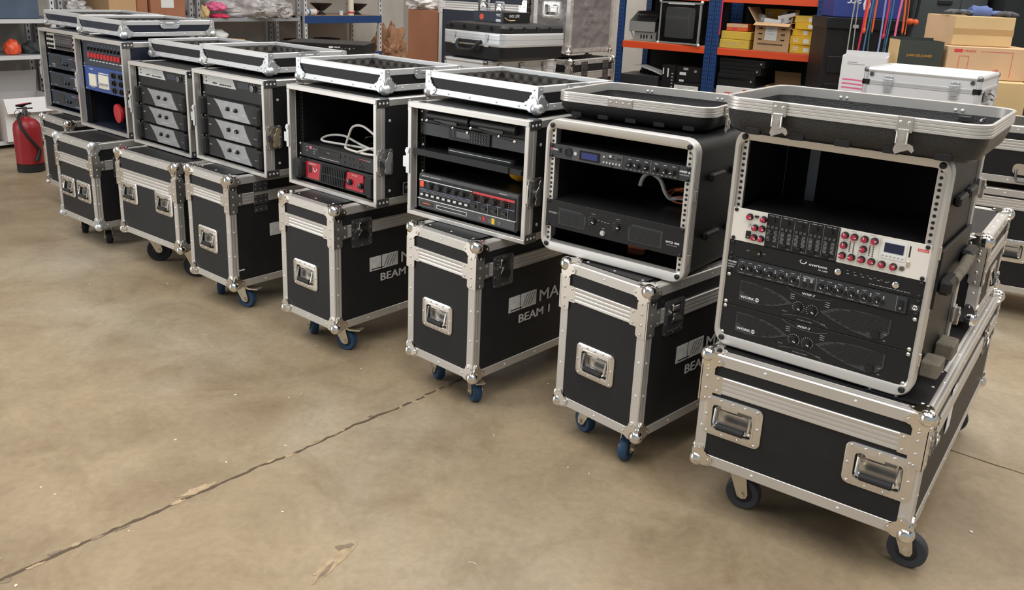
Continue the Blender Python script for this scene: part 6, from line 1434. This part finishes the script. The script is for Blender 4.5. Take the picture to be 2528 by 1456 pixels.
# cartons behind
carton('carton', 'big plain carton carrying the printed boxes behind the white aluminium case', (2.04, 4.82, -.25, .001), .70, .30, .55, 'card_tan', 'tape') 
carton('carton', 'middle tan carton of the pile behind the white aluminium case', (2.04, 4.82, -.25, .553), .70, .30, .465, 'card_tan', 'tape', band=(.45, .62))
t = carton('carton', 'white open carton with pink stripes left of the dark green box', (1.745, 4.80, -.45, 1.0195 - .0), .215, .21, .135, 'card_white', None, flaps=[('b', -.1, .02)]) if False else None
t = carton('carton', 'white open carton with pink stripes left of the dark green box', (1.765, 4.80, -.45, .001), .225, .18, 1.115, 'card_white', None, flaps=[('b', -.05, .02)])
for k in range(5):
    zz = .985 - .022 * k; ob('pink_stripe', M().loft([[(x, y_, zz + dz - .10 * (x - .02) ** 2 * 4 ) for y_, dz in ((-.0008, 0), (-.0008, .008), (.0004, .008), (.0004, 0))] for x in [.015 + .02 * i for i in range(10)]]), 'cord_pink', t)
dashes(t, [(.03, 1.08, .05), (.03, 1.07, .09)], 'grey_ink', y=-.0005, h=.004)
t = carton('carton', 'dark green open carton with gold lettering and tan side', (2.078, 4.83, -.08, 1.02), .235, .17, .19, 'card_green', None, flaps=[('b', -.05, .012)])
ob('tan_side', M().bx(-.0012, 0, 0, .0, .17, .19), 'card_tan', t); text('JUAN DE JUANES', .0125, 'amber', t, (.045, -.0008, .105), wide=1.0)
t = carton('carton', 'printed carton with red logo under the glove carton', (2.335, 4.80, -.10, 1.02), .46, .36, .172, 'card_pale', None)
ob('logo_block', M().bx(.03, -.0008, .140, .075, 0, .158), 'red_ink', t); text('MARK', .014, 'red_ink', t, (.082, -.0008, .142), wide=1.2); ob('print_lines', M().bx(.17, -.0008, .148, .34, 0, .150).bx(.336, -.0008, .02, .338, 0, .15).bx(.06, -.0008, .05, .062, 0, .12).bx(.06, -.0008, .12, .11, 0, .122).bx(.11, -.0008, .05, .112, 0, .122), 'red_ink', t); text('108', .013, 'red_ink', t, (.245, -.0008, .045), wide=1.1)
t = carton('carton', 'tan taped carton carrying the work gloves', (2.372, 4.86, .0, 1.1935), .33, .34, .158, 'card_tan', 'tape', band=(.38, .58)); ob('pale_end', M().bx(-.0012, .002, .002, 0, .338, .156), 'card_pale', t)
None and carton('carton', 'small tan carton wedged beside the printed carton', (2.775, 4.72, -.1, 1.02), .22, .30, .20, 'card_tan', None)
carton('carton', 'brown carton low at the right frame edge', (2.80, 4.80, -.5, .001), .40, .40, .42, 'card', 'tape'); 
o_ = [o for o in COL.objects if o.get('label', '') == 'brown carton low at the right frame edge'][0]
ob('print_strip', M().bx(.0, -.0008, .06, .40, 0, .11), 'black', o_); text('LAT', .03, 'card_tan', o_, (.012, -.0014, .068), bold=.03)
# extra support for cartons right of the pile
carton('carton', 'lower tan carton at the right frame edge under the small tan carton', (2.72, 4.55, -.3, .425), .34, .40, .59, 'card_tan', 'tape', band=(.55, .7)) if False else None
# work gloves
def glove(lb, loc, yaw, flip):
    t = thing('work_glove', lb, 'glove', loc, yaw, 'work gloves on the carton')
    ob('palm', M().sph((0, 0, .016), .05, 14, 8, (1.0, .85, .30)).tube([(.03, 0, .016), (.07, 0, .018), (.12, .005 * flip, .02)], [.030, .032, .036], 12), 'glove_blue', t)
    for i, (y, l_, a) in enumerate(((-.030, .065, -.15), (-.010, .078, -.03), (.011, .075, .06), (.030, .060, .18))):
        x0 = -.035
        ob('finger', M().tube([(x0, y, .014), (x0 - l_ * .5, y + l_ * .5 * a * flip, .020), (x0 - l_, y + l_ * a * flip, .010)], [.0115, .011, .009], 8), 'glove_grey', t)
    ob('thumb', M().tube([(.0, -.035 * flip, .014), (-.03, -.060 * flip, .020), (-.055, -.072 * flip, .012)], [.013, .012, .010], 8), 'glove_grey', t)
    ob('cuff', M().lathe([(.034, 0), (.037, .008), (.034, .012)], (.115, .005 * flip, .02), (1, 0, 0), 14), 'glove_blue', t)
glove('grey-fingered blue work glove draped over the left end of the carton', (2.47, 4.97, 1.3535), .1, 1)
glove('grey-fingered blue work glove at the right end of the carton, cuff raised', (2.635, 4.95, 1.3535), 2.9, -1)
